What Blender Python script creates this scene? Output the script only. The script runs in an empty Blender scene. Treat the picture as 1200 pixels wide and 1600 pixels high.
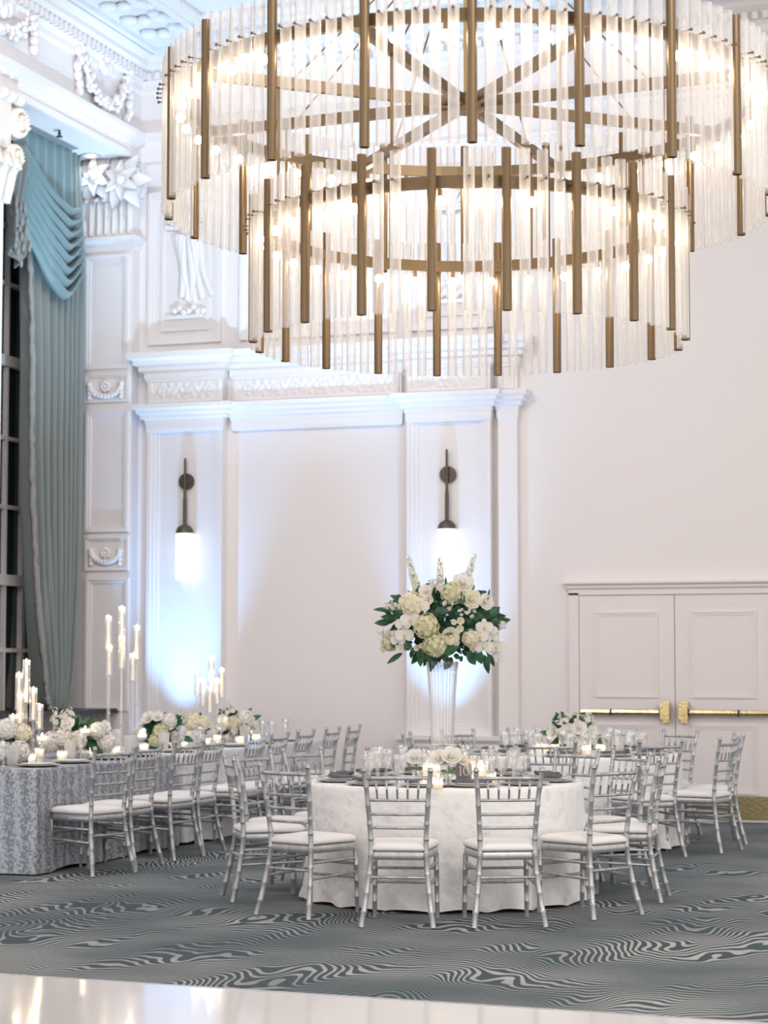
import bpy, math, random
from mathutils import Vector, Matrix, Euler
random.seed(7)
SC = bpy.context.scene
COL = SC.collection
PI = math.pi
R = math.radians

# ---------------------------------------------------------------- camera
F = 3200.0; YAW = R(19); PITCH = math.atan(228 / F); EYE = 1.575
cam = bpy.data.cameras.new('camera'); camo = bpy.data.objects.new('camera', cam); COL.objects.link(camo)
camo.location = (0, 0, EYE); camo.rotation_euler = (PI / 2 + PITCH, 0, YAW)
cam.sensor_fit = 'VERTICAL'; cam.sensor_height = 36; cam.sensor_width = 27; cam.lens = 36 * F / 1600
cam.clip_end = 200
cam.dof.use_dof = True; cam.dof.focus_distance = 12.2; cam.dof.aperture_fstop = 3.2
SC.camera = camo
RT = Vector((math.cos(YAW), math.sin(YAW), 0)); FH = Vector((-math.sin(YAW), math.cos(YAW), 0))
FW = FH * math.cos(PITCH) + Vector((0, 0, math.sin(PITCH))); UP = RT.cross(FW)

def on(ax, px, py, val):
    """where the sight line of a photo point meets the plane axis=val (used to survey the room)"""
    v = FW + RT * ((px - 600) / F) + UP * ((800 - py) / F)
    o = Vector((0, 0, EYE))
    return o + v * ((val - o[ax]) / v[ax])
def onY(px, py, Y): return on(1, px, py, Y)
def onX(px, py, X): return on(0, px, py, X)
def onZ(px, py, Z): return on(2, px, py, Z)

# ---------------------------------------------------------------- light and exposure
SC.view_settings.view_transform = 'Standard'; SC.view_settings.look = 'None'
SC.view_settings.exposure = 0.0; SC.view_settings.gamma = 1.0; SC.view_settings.use_curve_mapping = False
w = bpy.data.worlds.new('World'); SC.world = w; w.use_nodes = True
w.node_tree.nodes['Background'].inputs[0].default_value = (1.0, 0.95, 0.925, 1)
w.node_tree.nodes['Background'].inputs[1].default_value = 1.42
cy = SC.cycles
cy.use_denoising = True; cy.max_bounces = 24; cy.transparent_max_bounces = 48
cy.diffuse_bounces = 4; cy.glossy_bounces = 4; cy.transmission_bounces = 8
cy.sample_clamp_indirect = 4.0; cy.caustics_reflective = False; cy.caustics_refractive = False

def lamp(name, kind, loc, energy, color=(1, 1, 1), target=None, **kw):
    l = bpy.data.lights.new(name, kind); l.energy = energy; l.color = color
    for k, v in kw.items(): setattr(l, k, v)
    o = bpy.data.objects.new(name, l); COL.objects.link(o); o.location = loc
    if target is not None:
        o.rotation_euler = (Vector(target) - Vector(loc)).to_track_quat('-Z', 'Y').to_euler()
    return o
YB = 19.8          # back wall
XL = -9.6          # left wall
BLUE = (0.70, 0.84, 1.0)
LED = (0.22, 0.52, 1.0)
# area lights added under the ceiling, out of view, to fill the room
lamp('overhead_fill', 'AREA', (1.0, 6.0, 8.02), 500, (1.0, 0.93, 0.86), (-2.5, 11.5, 0), shape='DISK', size=3.0)
lamp('overhead_fill', 'AREA', (3.6, 13.0, 8.02), 200, (1.0, 0.93, 0.86), (1.0, 15.5, 0), shape='DISK', size=3.0)
lamp('overhead_fill', 'AREA', (-7.4, 12.3, 8.02), 330, (1.0, 0.92, 0.88), (-9.2, 19.0, 3.5), shape='DISK', size=3.0)  # added fill for the left side and centre
# LED uplights: in front of each niche and in the corner
NX1 = onY(287, 860, YB - .15).x; NX2 = onY(698.5, 860, YB - .15).x
for nx_, en_ in ((NX1, 740), (NX2, 600)):
    lamp('niche_uplight', 'SPOT', (nx_, YB - 0.60, 0.15), en_, LED, (nx_, YB - 0.60 + 0.6, 3.88), spot_size=R(43), spot_blend=1.0, shadow_soft_size=0.025).scale = (1.1, 1, 1)
lamp('corner_uplight', 'SPOT', (XL + 0.14, YB - 0.10, 0.3), 160, LED, (XL + 0.06, YB - 0.06, 4.0), spot_size=R(34), spot_blend=1.0, shadow_soft_size=0.04)
lamp('ceiling_fill_spot', 'SPOT', (-5.95, 15.9, 0.3), 1900, (0.46, 0.72, 1.0), (-8.0, 17.6, 8.0), spot_size=R(76), spot_blend=0.8, shadow_soft_size=0.1)  # unseen floor spot, added for the ceiling's bluish light
lamp('soffit_fill_spot', 'SPOT', (-6.9, 19.45, 0.3), 800, (0.62, 0.82, 1.0), (-9.85, 18.6, 6.9), spot_size=R(20), spot_blend=0.7, shadow_soft_size=0.1)  # unseen floor spot, added to brighten the soffit and capital

lamp('cloth_fill_spot', 'SPOT', (-8.9, 11.9, 0.25), 26, (0.50, 0.86, 1.0), (-8.0, 13.4, 0.5), spot_size=R(70), spot_blend=0.8, shadow_soft_size=0.05)  # unseen spot, added to cast blue on the near tablecloth's front

# ---------------------------------------------------------------- materials
def mat(name, col=(.8, .8, .8), rough=.5, metal=0.0, **kw):
    m = bpy.data.materials.new(name); m.use_nodes = True
    b = m.node_tree.nodes['Principled BSDF']
    b.inputs['Base Color'].default_value = (*col, 1); b.inputs['Roughness'].default_value = rough; b.inputs['Metallic'].default_value = metal
    for k, v in kw.items(): b.inputs[k.replace('_', ' ')].default_value = v
    return m
def nd(m, t, **kw):
    n = m.node_tree.nodes.new(t)
    for k, v in kw.items(): setattr(n, k, v)
    return n
def lk(m, a, b): m.node_tree.links.new(a, b)
def bsdf(m): return m.node_tree.nodes['Principled BSDF']
def coords(m, scale=(1, 1, 1)):
    t = nd(m, 'ShaderNodeTexCoord'); mp = nd(m, 'ShaderNodeMapping'); mp.inputs['Scale'].default_value = scale
    lk(m, t.outputs['Object'], mp.inputs[0]); return mp.outputs[0]
def noise(m, vec, scale, detail=2, rough=.5):
    n = nd(m, 'ShaderNodeTexNoise'); n.inputs['Scale'].default_value = scale; n.inputs['Detail'].default_value = detail
    n.inputs['Roughness'].default_value = rough
    lk(m, vec, n.inputs['Vector']); return n.outputs[0]
def math_(m, op, a, b=None, c=None):
    n = nd(m, 'ShaderNodeMath', operation=op)
    for i, v in enumerate((a, b, c)):
        if v is None: continue
        if isinstance(v, (int, float)): n.inputs[i].default_value = v
        else: lk(m, v, n.inputs[i])
    return n.outputs[0]
def ramp(m, fac, stops):
    n = nd(m, 'ShaderNodeValToRGB'); e = n.color_ramp.elements
    while len(e) < len(stops): e.new(.5)
    for i, (p, c) in enumerate(stops): e[i].position = p; e[i].color = (*c, 1)
    lk(m, fac, n.inputs[0]); return n.outputs[0]
def bump(m, h, dist=.01, strength=1.0):
    n = nd(m, 'ShaderNodeBump'); n.inputs['Distance'].default_value = dist; n.inputs['Strength'].default_value = strength
    lk(m, h, n.inputs['Height']); lk(m, n.outputs[0], bsdf(m).inputs['Normal'])
def emis(name, col, s):
    m = mat(name, col, .4); b = bsdf(m)
    b.inputs['Emission Color'].default_value = (*col, 1); b.inputs['Emission Strength'].default_value = s
    return m
def clear(name, trans=.7, gloss=.18, diff=.12, tint=(1, 1, 1), rough=.12, dcol=(.95, .95, .95), bumpy=None):
    """thin-walled glass: mostly see-through, some mirror, some scatter"""
    m = bpy.data.materials.new(name); m.use_nodes = True; nt = m.node_tree
    for n in list(nt.nodes):
        if n.type == 'BSDF_PRINCIPLED': nt.nodes.remove(n)
    out = [n for n in nt.nodes if n.type == 'OUTPUT_MATERIAL'][0]
    tr = nd(m, 'ShaderNodeBsdfTransparent'); tr.inputs[0].default_value = (*tint, 1)
    gl = nd(m, 'ShaderNodeBsdfGlossy'); gl.inputs['Roughness'].default_value = rough; gl.inputs[0].default_value = (1, 1, 1, 1)
    df = nd(m, 'ShaderNodeBsdfTranslucent'); df.inputs[0].default_value = (*dcol, 1)
    d2 = nd(m, 'ShaderNodeBsdfDiffuse'); d2.inputs[0].default_value = (*dcol, 1)
    ma = nd(m, 'ShaderNodeMixShader'); ma.inputs[0].default_value = .5; lk(m, df.outputs[0], ma.inputs[1]); lk(m, d2.outputs[0], ma.inputs[2])
    mb = nd(m, 'ShaderNodeMixShader'); mb.inputs[0].default_value = diff / max(1e-4, gloss + diff); lk(m, gl.outputs[0], mb.inputs[1]); lk(m, ma.outputs[0], mb.inputs[2])
    mc = nd(m, 'ShaderNodeMixShader')
    lw = nd(m, 'ShaderNodeLayerWeight'); lw.inputs[0].default_value = .35
    f = math_(m, 'MULTIPLY_ADD', lw.outputs['Facing'], min(1, (1 - trans) * 2.0), (1 - trans) * .55)
    f = math_(m, 'MINIMUM', f, .96)
    lk(m, f, mc.inputs[0]); lk(m, tr.outputs[0], mc.inputs[1]); lk(m, mb.outputs[0], mc.inputs[2])
    lk(m, mc.outputs[0], out.inputs[0])
    if bumpy:
        h = noise(m, coords(m, bumpy[0]), bumpy[1], 2)
        n = nd(m, 'ShaderNodeBump'); n.inputs['Distance'].default_value = bumpy[2]; lk(m, h, n.inputs['Height'])
        for s in (gl, df, d2, ): lk(m, n.outputs[0], s.inputs['Normal'])
    return m

PLASTER = mat('white_plaster', (.81, .765, .757), .6)
v = coords(PLASTER); bump(PLASTER, noise(PLASTER, v, 60, 3), .002, .4)
TRIM = mat('white_trim_paint', (.82, .785, .778), .45)
CEIL = mat('ceiling_paint', (.84, .84, .84), .6)
DOORP = mat('door_paint', (.80, .745, .735), .45)
STONE = mat('cream_capital_plaster', (.80, .74, .66), .6)

CARPET = mat('woodgrain_carpet', (.1, .14, .17), .95)
def carpet(m):
    v = coords(m); sx = nd(m, 'ShaderNodeSeparateXYZ'); lk(m, v, sx.inputs[0])
    big = math_(m, 'SUBTRACT', noise(m, coords(m, (.75, .34, 1)), 1.0, 2, .45), .5)
    mid = math_(m, 'SUBTRACT', noise(m, coords(m, (1.0, .5, 1)), 2.3, 1), .5)
    fin = math_(m, 'SUBTRACT', noise(m, coords(m, (1, .45, 1)), 6.5, 1), .5)
    f = math_(m, 'MULTIPLY_ADD', big, 4.0, sx.outputs[1])
    f = math_(m, 'MULTIPLY_ADD', mid, .55, f)
    f = math_(m, 'MULTIPLY_ADD', fin, .11, f)
    s = math_(m, 'SINE', math_(m, 'MULTIPLY', f, 2 * PI / .068))
    msk = noise(m, coords(m, (.7, .8, 1)), 1.1, 2)                         # where the lines turn bold
    thr = math_(m, 'MULTIPLY_ADD', msk, -1.35, .92)
    l = math_(m, 'SUBTRACT', s, thr)
    l = math_(m, 'MULTIPLY', l, 4.5); l = math_(m, 'MINIMUM', math_(m, 'MAXIMUM', l, 0), 1)
    fine = noise(m, coords(m, (2, 30, 1)), 3.5, 2)
    base = ramp(m, fine, [(.30, (.028, .050, .062)), (.75, (.055, .082, .095))])
    line = ramp(m, msk, [(.35, (.19, .21, .22)), (.62, (.40, .40, .385))])
    mx = nd(m, 'ShaderNodeMix', data_type='RGBA'); lk(m, l, mx.inputs[0]); lk(m, base, mx.inputs[6]); lk(m, line, mx.inputs[7])
    lk(m, mx.outputs[2], bsdf(m).inputs['Base Color'])
    bump(m, noise(m, coords(m), 350, 2), .004, .6)
carpet(CARPET)
DANCE = mat('white_gloss_floor', (.66, .64, .635), .09); bsdf(DANCE).inputs['Specular IOR Level'].default_value = .7
bump(DANCE, noise(DANCE, coords(DANCE), 3.0, 2), .004, .25)
EDGE = mat('floor_edge_strip', (.55, .55, .56), .35, .5)

SILVER = mat('silver_chair_paint', (.5, .51, .52), .40, .62)
v = coords(SILVER, (1, 1, .25)); lk(SILVER, ramp(SILVER, noise(SILVER, v, 30, 3), [(.3, (.40, .41, .42)), (.7, (.54, .55, .56))]), bsdf(SILVER).inputs['Base Color'])
CUSH = mat('ivory_cushion', (.82, .80, .785), .75); bump(CUSH, noise(CUSH, coords(CUSH), 220, 2), .001, .4)
LACE = mat('white_damask', (.84, .84, .85), .7)
def damask(m, c0, c1, sc, dist=.004):
    v = coords(m); n = noise(m, v, sc, 3, .6); vo = nd(m, 'ShaderNodeTexVoronoi'); vo.inputs['Scale'].default_value = sc * 1.3
    lk(m, v, vo.inputs['Vector'])
    h = math_(m, 'ADD', n, math_(m, 'MULTIPLY', vo.outputs[0], .5))
    lk(m, ramp(m, h, [(.55, c0), (.72, c1)]), bsdf(m).inputs['Base Color']); bump(m, h, dist, .7)
damask(LACE, (.80, .80, .815), (.88, .875, .87), 11, .012)
GREY = mat('silver_floral_damask', (.5, .5, .55), .5)
def floral(m):
    v = coords(m, (1, 1, 1)); sx = nd(m, 'ShaderNodeSeparateXYZ'); lk(m, v, sx.inputs[0])
    wv = math_(m, 'ADD', sx.outputs[0], sx.outputs[1])
    st = math_(m, 'SINE', math_(m, 'ADD', math_(m, 'MULTIPLY', wv, 2 * PI / .13), math_(m, 'MULTIPLY', noise(m, v, 7, 2), 3.5)))
    n = noise(m, v, 48, 4, .65)
    h = math_(m, 'MULTIPLY_ADD', st, .055, n)
    lk(m, ramp(m, h, [(.42, (.19, .20, .235)), (.58, (.50, .51, .545))]), bsdf(m).inputs['Base Color'])
    lk(m, ramp(m, h, [(.42, (.35,) * 3), (.56, (.6,) * 3)]), bsdf(m).inputs['Roughness'])
    bump(m, h, .006, .5)
floral(GREY)
bsdf(GREY).inputs['Metallic'].default_value = .15
PALE = mat('pale_silver_damask', (.6, .6, .64), .55); damask(PALE, (.56, .57, .61), (.70, .70, .73), 18)

TEAL = mat('teal_drape', (.205, .238, .226), .6); bsdf(TEAL).inputs['Sheen Weight'].default_value = .3
bump(TEAL, noise(TEAL, coords(TEAL), 160, 2), .001, .3)
TEAL2 = mat('teal_satin_swag', (.135, .225, .235), .42); bsdf(TEAL2).inputs['Sheen Weight'].default_value = .2
FRINGE = mat('beige_fringe', (.30, .30, .285), .8)
BRONZE = mat('brushed_bronze', (.185, .132, .078), .38, .88)
v = coords(BRONZE, (30, 30, 1)); bump(BRONZE, noise(BRONZE, v, 12, 2), .0008, .35)
BRONZED = mat('dark_bronze', (.24, .165, .09), .4, .85)
BRASS = mat('polished_brass', (.86, .69, .36), .25, 1.0); bump(BRASS, noise(BRASS, coords(BRASS, (4, 4, 4)), 9, 2), .01, .25)
SCONCEM = mat('dark_bronze_sconce', (.115, .095, .075), .45, .6)
BULB = emis('bulb_glow', (1.0, .76, .52), 55)
SHADE = emis('sconce_opal_glass', (1.0, .95, .84), 1.02)
FLAME = emis('candle_flame', (1.0, .76, .46), 260)
CANDLE = mat('ivory_wax', (.90, .84, .77), .5, Subsurface_Weight=.25); bsdf(CANDLE).inputs['Emission Color'].default_value = (1, .78, .52, 1); bsdf(CANDLE).inputs['Emission Strength'].default_value = .4  # glow of the flame put into the wax as emission
VOTWAX = emis('lit_votive_wax', (1.0, .88, .70), 1.25)
DLAMP = emis('downlight_lamp', (1.0, .86, .66), 9)
TUBEG = clear('ribbed_tube_glass', .55, .06, .39, rough=.16)
CRYST = clear('cut_crystal', .74, .26, .05, rough=.05, bumpy=((1, 1, .6), 55, .004))
VASEG = clear('ribbed_vase_glass', .72, .26, .08, rough=.07, bumpy=((1, 1, .04), 90, .004))
CANDG = clear('candle_glass', .82, .18, .05, rough=.04)
FROST = clear('frosted_white_glass', .22, .06, .80, rough=.3, dcol=(.93, .91, .89))
PANE = mat('night_window_glass', (.022, .035, .034), .06)
SILL = mat('dark_sill', (.03, .03, .035), .4)
DARK = mat('black_plastic', (.02, .02, .022), .5)
NAVY = mat('slate_napkin', (.115, .125, .138), .8)
PLATE = mat('silver_rim_plate', (.62, .60, .57), .3, .35)
CHINA = mat('white_china', (.83, .82, .80), .25)
SIGN = mat('charcoal_sign', (.225, .205, .205), .6)
WHITE = mat('white_lettering', (.82, .82, .82), .6)
LEAF = mat('dark_leaf', (.035, .12, .055), .45); lk(LEAF, ramp(LEAF, noise(LEAF, coords(LEAF), 18, 2), [(.35, (.012, .062, .030)), (.7, (.045, .15, .06))]), bsdf(LEAF).inputs['Base Color'])
STEM = mat('green_stem', (.12, .24, .08), .6)
def petal_mat(name, col):
    m = bpy.data.materials.new(name); m.use_nodes = True; nt = m.node_tree; b = bsdf(m)
    out = [n for n in nt.nodes if n.type == 'OUTPUT_MATERIAL'][0]
    b.inputs['Base Color'].default_value = (*col, 1); b.inputs['Roughness'].default_value = .7; b.inputs['Specular IOR Level'].default_value = .2
    t = nd(m, 'ShaderNodeBsdfTranslucent'); t.inputs[0].default_value = (*col, 1)
    x = nd(m, 'ShaderNodeMixShader'); x.inputs[0].default_value = .38
    lk(m, b.outputs[0], x.inputs[1]); lk(m, t.outputs[0], x.inputs[2]); lk(m, x.outputs[0], out.inputs[0]); return m
PETW = petal_mat('white_petal', (.96, .94, .90)); PETC = petal_mat('cream_petal', (.95, .91, .76)); PETG = petal_mat('green_cream_petal', (.85, .84, .62))
PETD = petal_mat('delphinium_petal', (.92, .91, .80)); LIP = mat('yellow_orchid_lip', (.80, .62, .30), .6)

# ---------------------------------------------------------------- mesh builder
class MB:
    def __init__(s): s.v = []; s.f = []; s.m = []; s.sm = []; s.mi = 0; s.smooth = True; s.X = None
    def add(s, vs, fs, smooth=None):
        o = len(s.v)
        if s.X is not None: vs = [s.X @ Vector(p) for p in vs]
        s.v += [tuple(p) for p in vs]
        for f in fs: s.f.append([i + o for i in f]); s.m.append(s.mi); s.sm.append(s.smooth if smooth is None else smooth)
        return s
    def box(s, a, b):
        x0, y0, z0 = a; x1, y1, z1 = b
        x0, x1 = min(x0, x1), max(x0, x1); y0, y1 = min(y0, y1), max(y0, y1); z0, z1 = min(z0, z1), max(z0, z1)
        vs = [(x0, y0, z0), (x1, y0, z0), (x1, y1, z0), (x0, y1, z0), (x0, y0, z1), (x1, y0, z1), (x1, y1, z1), (x0, y1, z1)]
        return s.add(vs, [(3, 2, 1, 0), (4, 5, 6, 7), (0, 1, 5, 4), (1, 2, 6, 5), (2, 3, 7, 6), (3, 0, 4, 7)], False)
    def tube(s, pts, rad, n=8, caps=True):
        pts = [Vector(p) for p in pts]
        if not isinstance(rad, (list, tuple)): rad = [rad] * len(pts)
        vs = []; prev = None
        for i, p in enumerate(pts):
            t = (pts[min(i + 1, len(pts) - 1)] - pts[max(i - 1, 0)]).normalized()
            if prev is None:
                a = Vector((1, 0, 0)) if abs(t.x) < .8 else Vector((0, 1, 0)); u = t.cross(a).normalized()
            else: u = (prev - t * prev.dot(t)).normalized()
            prev = u; q = t.cross(u)
            for k in range(n):
                an = 2 * PI * k / n; vs.append(p + (u * math.cos(an) + q * math.sin(an)) * rad[i])
        fs = [(i * n + k, i * n + (k + 1) % n, (i + 1) * n + (k + 1) % n, (i + 1) * n + k) for i in range(len(pts) - 1) for k in range(n)]
        s.add(vs, fs)
        if caps:
            L = (len(pts) - 1) * n
            s.add(vs[:n][::-1], [tuple(range(n))], False); s.add(vs[L:L + n], [tuple(range(n))], False)
        return s
    def lathe(s, prof, n=24, c=(0, 0, 0), flute=0.0, nf=0, caps=True):
        vs = []; 
        for (r, z) in prof:
            for k in range(n):
                a = 2 * PI * k / n; rr = r * (1 + flute * math.cos(nf * a)) if nf else r
                vs.append((c[0] + rr * math.cos(a), c[1] + rr * math.sin(a), c[2] + z))
        fs = [(i * n + k, i * n + (k + 1) % n, (i + 1) * n + (k + 1) % n, (i + 1) * n + k) for i in range(len(prof) - 1) for k in range(n)]
        s.add(vs, fs)
        if caps:
            if prof[0][0] > 1e-4: s.add(vs[:n][::-1], [tuple(range(n))], False)
            if prof[-1][0] > 1e-4: s.add(vs[-n:], [tuple(range(n))], False)
        return s
    def grid(s, fn, nu, nv, wrap=False):
        vs = [fn(i / nu, j / nv) for j in range(nv + 1) for i in range(nu + 1)]
        fs = [(j * (nu + 1) + i, j * (nu + 1) + i + 1, (j + 1) * (nu + 1) + i + 1, (j + 1) * (nu + 1) + i) for j in range(nv) for i in range(nu)]
        return s.add(vs, fs)
    def ball(s, c, r, n=10, m=6):
        if not isinstance(r, (tuple, list)): r = (r, r, r)
        return s.grid(lambda u, v: (c[0] + r[0] * math.cos(2 * PI * u) * math.sin(PI * v), c[1] + r[1] * math.sin(2 * PI * u) * math.sin(PI * v), c[2] - r[2] * math.cos(PI * v)), n, m)
    def prism(s, poly, a, b, ax=1):
        """extrude a 2-D polygon from a to b along axis ax"""
        def P(p, t): return (t, p[0], p[1]) if ax == 0 else ((p[0], t, p[1]) if ax == 1 else (p[0], p[1], t))
        n = len(poly); vs = [P(p, a) for p in poly] + [P(p, b) for p in poly]
        fs = [(i, (i + 1) % n, n + (i + 1) % n, n + i) for i in range(n)]
        s.add(vs, fs, False); s.add(vs[:n][::-1], [tuple(range(n))], False); s.add(vs[n:], [tuple(range(n))], False)
        return s
    def mesh(s, name, mats):
        me = bpy.data.meshes.new(name); me.from_pydata(s.v, [], s.f)
        me.polygons.foreach_set('material_index', s.m); me.polygons.foreach_set('use_smooth', s.sm)
        for m in (mats if isinstance(mats, (list, tuple)) else [mats]): me.materials.append(m)
        me.update(); return me
    def build(s, name, mats, parent=None, loc=None):
        return inst(s.mesh(name, mats), name, parent, loc)
def inst(me, name, parent=None, loc=None, rot=None, scale=None):
    o = bpy.data.objects.new(name, me); COL.objects.link(o)
    if parent: o.parent = parent
    if loc is not None: o.location = loc
    if rot is not None: o.rotation_euler = rot
    if scale is not None: o.scale = scale if isinstance(scale, (tuple, list)) else (scale,) * 3
    return o
def tag(o, label=None, cat=None, group=None, kind=None):
    if label: o['label'] = label
    if cat: o['category'] = cat
    if group: o['group'] = group
    if kind: o['kind'] = kind
    return o
def empty(name, loc, rz=0.0, label=None, cat=None, group=None):
    o = bpy.data.objects.new(name, None); COL.objects.link(o); o.location = loc; o.rotation_euler = (0, 0, rz)
    return tag(o, label, cat, group)
def struct(o): o['kind'] = 'structure'; return o
def copy_tree(o, parent=None):
    c = o.copy(); COL.objects.link(c); c.parent = parent
    for ch in list(o.children): copy_tree(ch, c)
    return c
def leaf_into(b, base, d, nrm, L, W, curl=.15):
    d = Vector(d).normalized(); nrm = Vector(nrm); sd = d.cross(nrm).normalized(); nn = sd.cross(d)
    def fn(u, v):
        q = 2 * u - 1; wv = W * (math.sin(PI * v ** .8) ** .9) * .5
        return Vector(base) + d * (L * v) + sd * (q * wv) + nn * (-curl * L * v * v + abs(q) * wv * .35)
    b.grid(fn, 4, 7)
# ================================================================ the room
b = MB(); b.box((-14, -6, -.1), (12, YB + .3, 0)); struct(b.build('floor', CARPET))
# glossy dance floor, edge almost parallel to the back wall
e0, e1 = onZ(0, 1527, 0), onZ(1200, 1605, 0); sl = (e1.y - e0.y) / (e1.x - e0.x)
ye = lambda x: e0.y + sl * (x - e0.x)
b = MB(); b.prism([(-8, -3), (6, -3), (6, ye(6) - .05), (-8, ye(-8) - .05)], .001, .022, 2); struct(b.build('floor_dance', DANCE))
b = MB(); b.prism([(-8, ye(-8) - .05), (6, ye(6) - .05), (6, ye(6)), (-8, ye(-8))], .001, .020, 2); struct(b.build('trim_0', EDGE))

ZC = 8.06
b = MB(); b.box((XL - 1, YB, 0), (8, YB + .25, ZC + .4)); struct(b.build('wall_back', PLASTER))
# left wall: two piers, lintel above a deep window recess, window wall behind
PY1 = onX(205, 700, XL).y; PY0 = onX(3, 500, XL).y          # far pier face, near pier's far face
ZS = onX(203, 247, XL).z                                     # soffit height
XW = XL - .85                                                # window plane
b = MB()
b.box((XW - .2, PY1, 0), (XL, YB, ZS)); b.box((XW - .2, 2, ZS), (XL, YB, ZC + .4))
b.box((XW - .2, 2, 0), (XL, PY0, ZS))
b.box((XW - .2, PY0, 0), (XW, PY1, 1.0)); b.box((XW - .2, PY0, ZS - .25), (XW, PY1, ZS))
struct(b.build('wall_left', PLASTER))
b = MB(); b.box((XL - 1, 5.5, ZC), (8, YB, ZC + .35)); struct(b.build('ceiling', CEIL))

def cornice(b, x0, x1, yb, prof, xr=True):
    """mitred moulding along the back wall: prof = [(projection, z)...] bottom to top"""
    vs = []
    for p, z in prof:
        vs += [(x0 - p, YB, z), (x0 - p, yb - p, z), (x1 + p, yb - p, z), (x1 + p, YB, z)]
    fs = []
    n = len(prof)
    for i in range(n - 1):
        for k in range(3): fs.append((i * 4 + k, i * 4 + k + 1, i * 4 + k + 5, i * 4 + k + 4))
    fs += [(0, 3, 2, 1), ((n - 1) * 4, (n - 1) * 4 + 1, (n - 1) * 4 + 2, (n - 1) * 4 + 3)]
    b.add(vs, fs, False)
def cornice_left(b, y0, y1, xb, prof):
    vs = []
    for p, z in prof: vs += [(XL - .1, y0 - p, z), (xb + p, y0 - p, z), (xb + p, y1, z), (XL - .1, y1, z)]
    fs = []; n = len(prof)
    for i in range(n - 1):
        for k in range(3): fs.append((i * 4 + k, i * 4 + k + 1, i * 4 + k + 5, i * 4 + k + 4))
    fs += [(0, 3, 2, 1), ((n - 1) * 4, (n - 1) * 4 + 1, (n - 1) * 4 + 2, (n - 1) * 4 + 3)]
    b.add(vs, fs, False)
def stepped(z0, z1, p0, p1, n=4):
    pr = []
    for i in range(n):
        p = p0 + (p1 - p0) * i / (n - 1); za = z0 + (z1 - z0) * i / n; zb = z0 + (z1 - z0) * (i + .72) / n
        pr += [(p, za), (p, zb)]
        if i < n - 1: pr.append((p + (p1 - p0) / (n - 1) * .55, z0 + (z1 - z0) * (i + .92) / n))
    return pr + [(p1, z1)]
def frame(b, x0, x1, z0, z1, y, wd, dp, steps=2):
    """picture-frame moulding on a face at y, projecting towards -y, stepped inwards"""
    for s in range(steps):
        w0 = wd * s / steps; d = dp * (1 - s / steps); w1 = wd * (s + 1) / steps
        b.box((x0 + w0, y - d, z0 + w0), (x0 + w1, y, z1 - w0)); b.box((x1 - w1, y - d, z0 + w0), (x1 - w0, y, z1 - w0))
        b.box((x0 + w1, y - d, z1 - w1), (x1 - w1, y, z1 - w0)); b.box((x0 + w1, y - d, z0 + w0), (x1 - w1, y, z0 + w1))

# ---- pilasters with sunk panels
PD = .14
YP = YB - PD
PX0, PX1 = onY(230, 700, YP).x, onY(347, 700, YP).x
QX0, QX1 = onY(635, 700, YP).x, onY(766, 700, YP).x
SX1 = onY(808, 700, YB - .07).x
z2b, z2t = onY(360, 657, YP).z, onY(360, 628, YP).z
z1b, z1t = onY(360, 585, YP).z, onY(360, 545, YP - .1).z
ztop = onY(290, 668, YP).z                                    # top of the sunk panel
ZL = .80                                                      # ledge (dado) height
for k, (x0, x1) in enumerate(((PX0, PX1), (QX0, QX1))):
    b = MB()
    b.box((x0, YP + .05, ZL), (x1, YB, z2b))
    frame(b, x0, x1, ZL, z2b, YP + .05, .115, .05, 3)
    b.box((x0 + .115, YP + .02, ztop - .02), (x1 - .115, YP + .05, z2b - .05))
    b.box((x0 + .13, YP + .035, ztop - .07), (x1 - .13, YP + .05, ztop - .035))
    b.box((x0 - .05, YP - .02, 0), (x1 + .05, YB, ZL - .10))                           # pedestal
    cornice(b, x0 - .05, x1 + .05, YP - .02, [(.0, ZL - .14), (.02, ZL - .11), (.02, ZL - .08), (.05, ZL - .04), (.05, ZL)])
    cornice(b, x0 - .05, x1 + .05, YP - .02, [(.05, 0), (.05, .18), (.0, .24)])
    struct(b.build('trim_%d' % (1 + k), TRIM))
b = MB(); b.box((QX1 + .06, YB - .07, 0), (SX1, YB, z2b)); struct(b.build('trim_3', TRIM))
# ---- entablature: architrave cornice, frieze, upper cornice (breaking forward over the pilasters)
b = MB()
pr2 = [(0, z2b - .10), (.012, z2b - .06), (.012, z2b)] + stepped(z2b, z2t, .02, .13, 4)
pr1 = [(0, z1b - .06)] + stepped(z1b, z1t, .03, .17, 4)
for (x0, x1, yy) in ((PX0, PX1, YP), (QX0, QX1, YP), (PX1 + .08, QX0 - .08, YB - .05), (QX1 + .06, SX1, YB - .07)):
    cornice(b, x0, x1, yy, pr2); cornice(b, x0, x1, yy, pr1)
    b.box((x0, yy + .0, z2t - .01), (x1, YB, z1b))                                     # frieze ground
    z_a, z_b = z2t + .04, z1b - .05
    frame(b, x0 + .03, x1 - .03, z_a - .02, z_b + .03, yy, .025, .018, 1)
    x = x0 + .02                                                                       # dentils under the lower cornice
    while x < x1 + .1:
        b.box((x - .08, yy - .135, z2t - .045), (x - .05, yy - .1, z2t - .005)); x += .055
struct(b.build('trim_4', TRIM))
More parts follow.
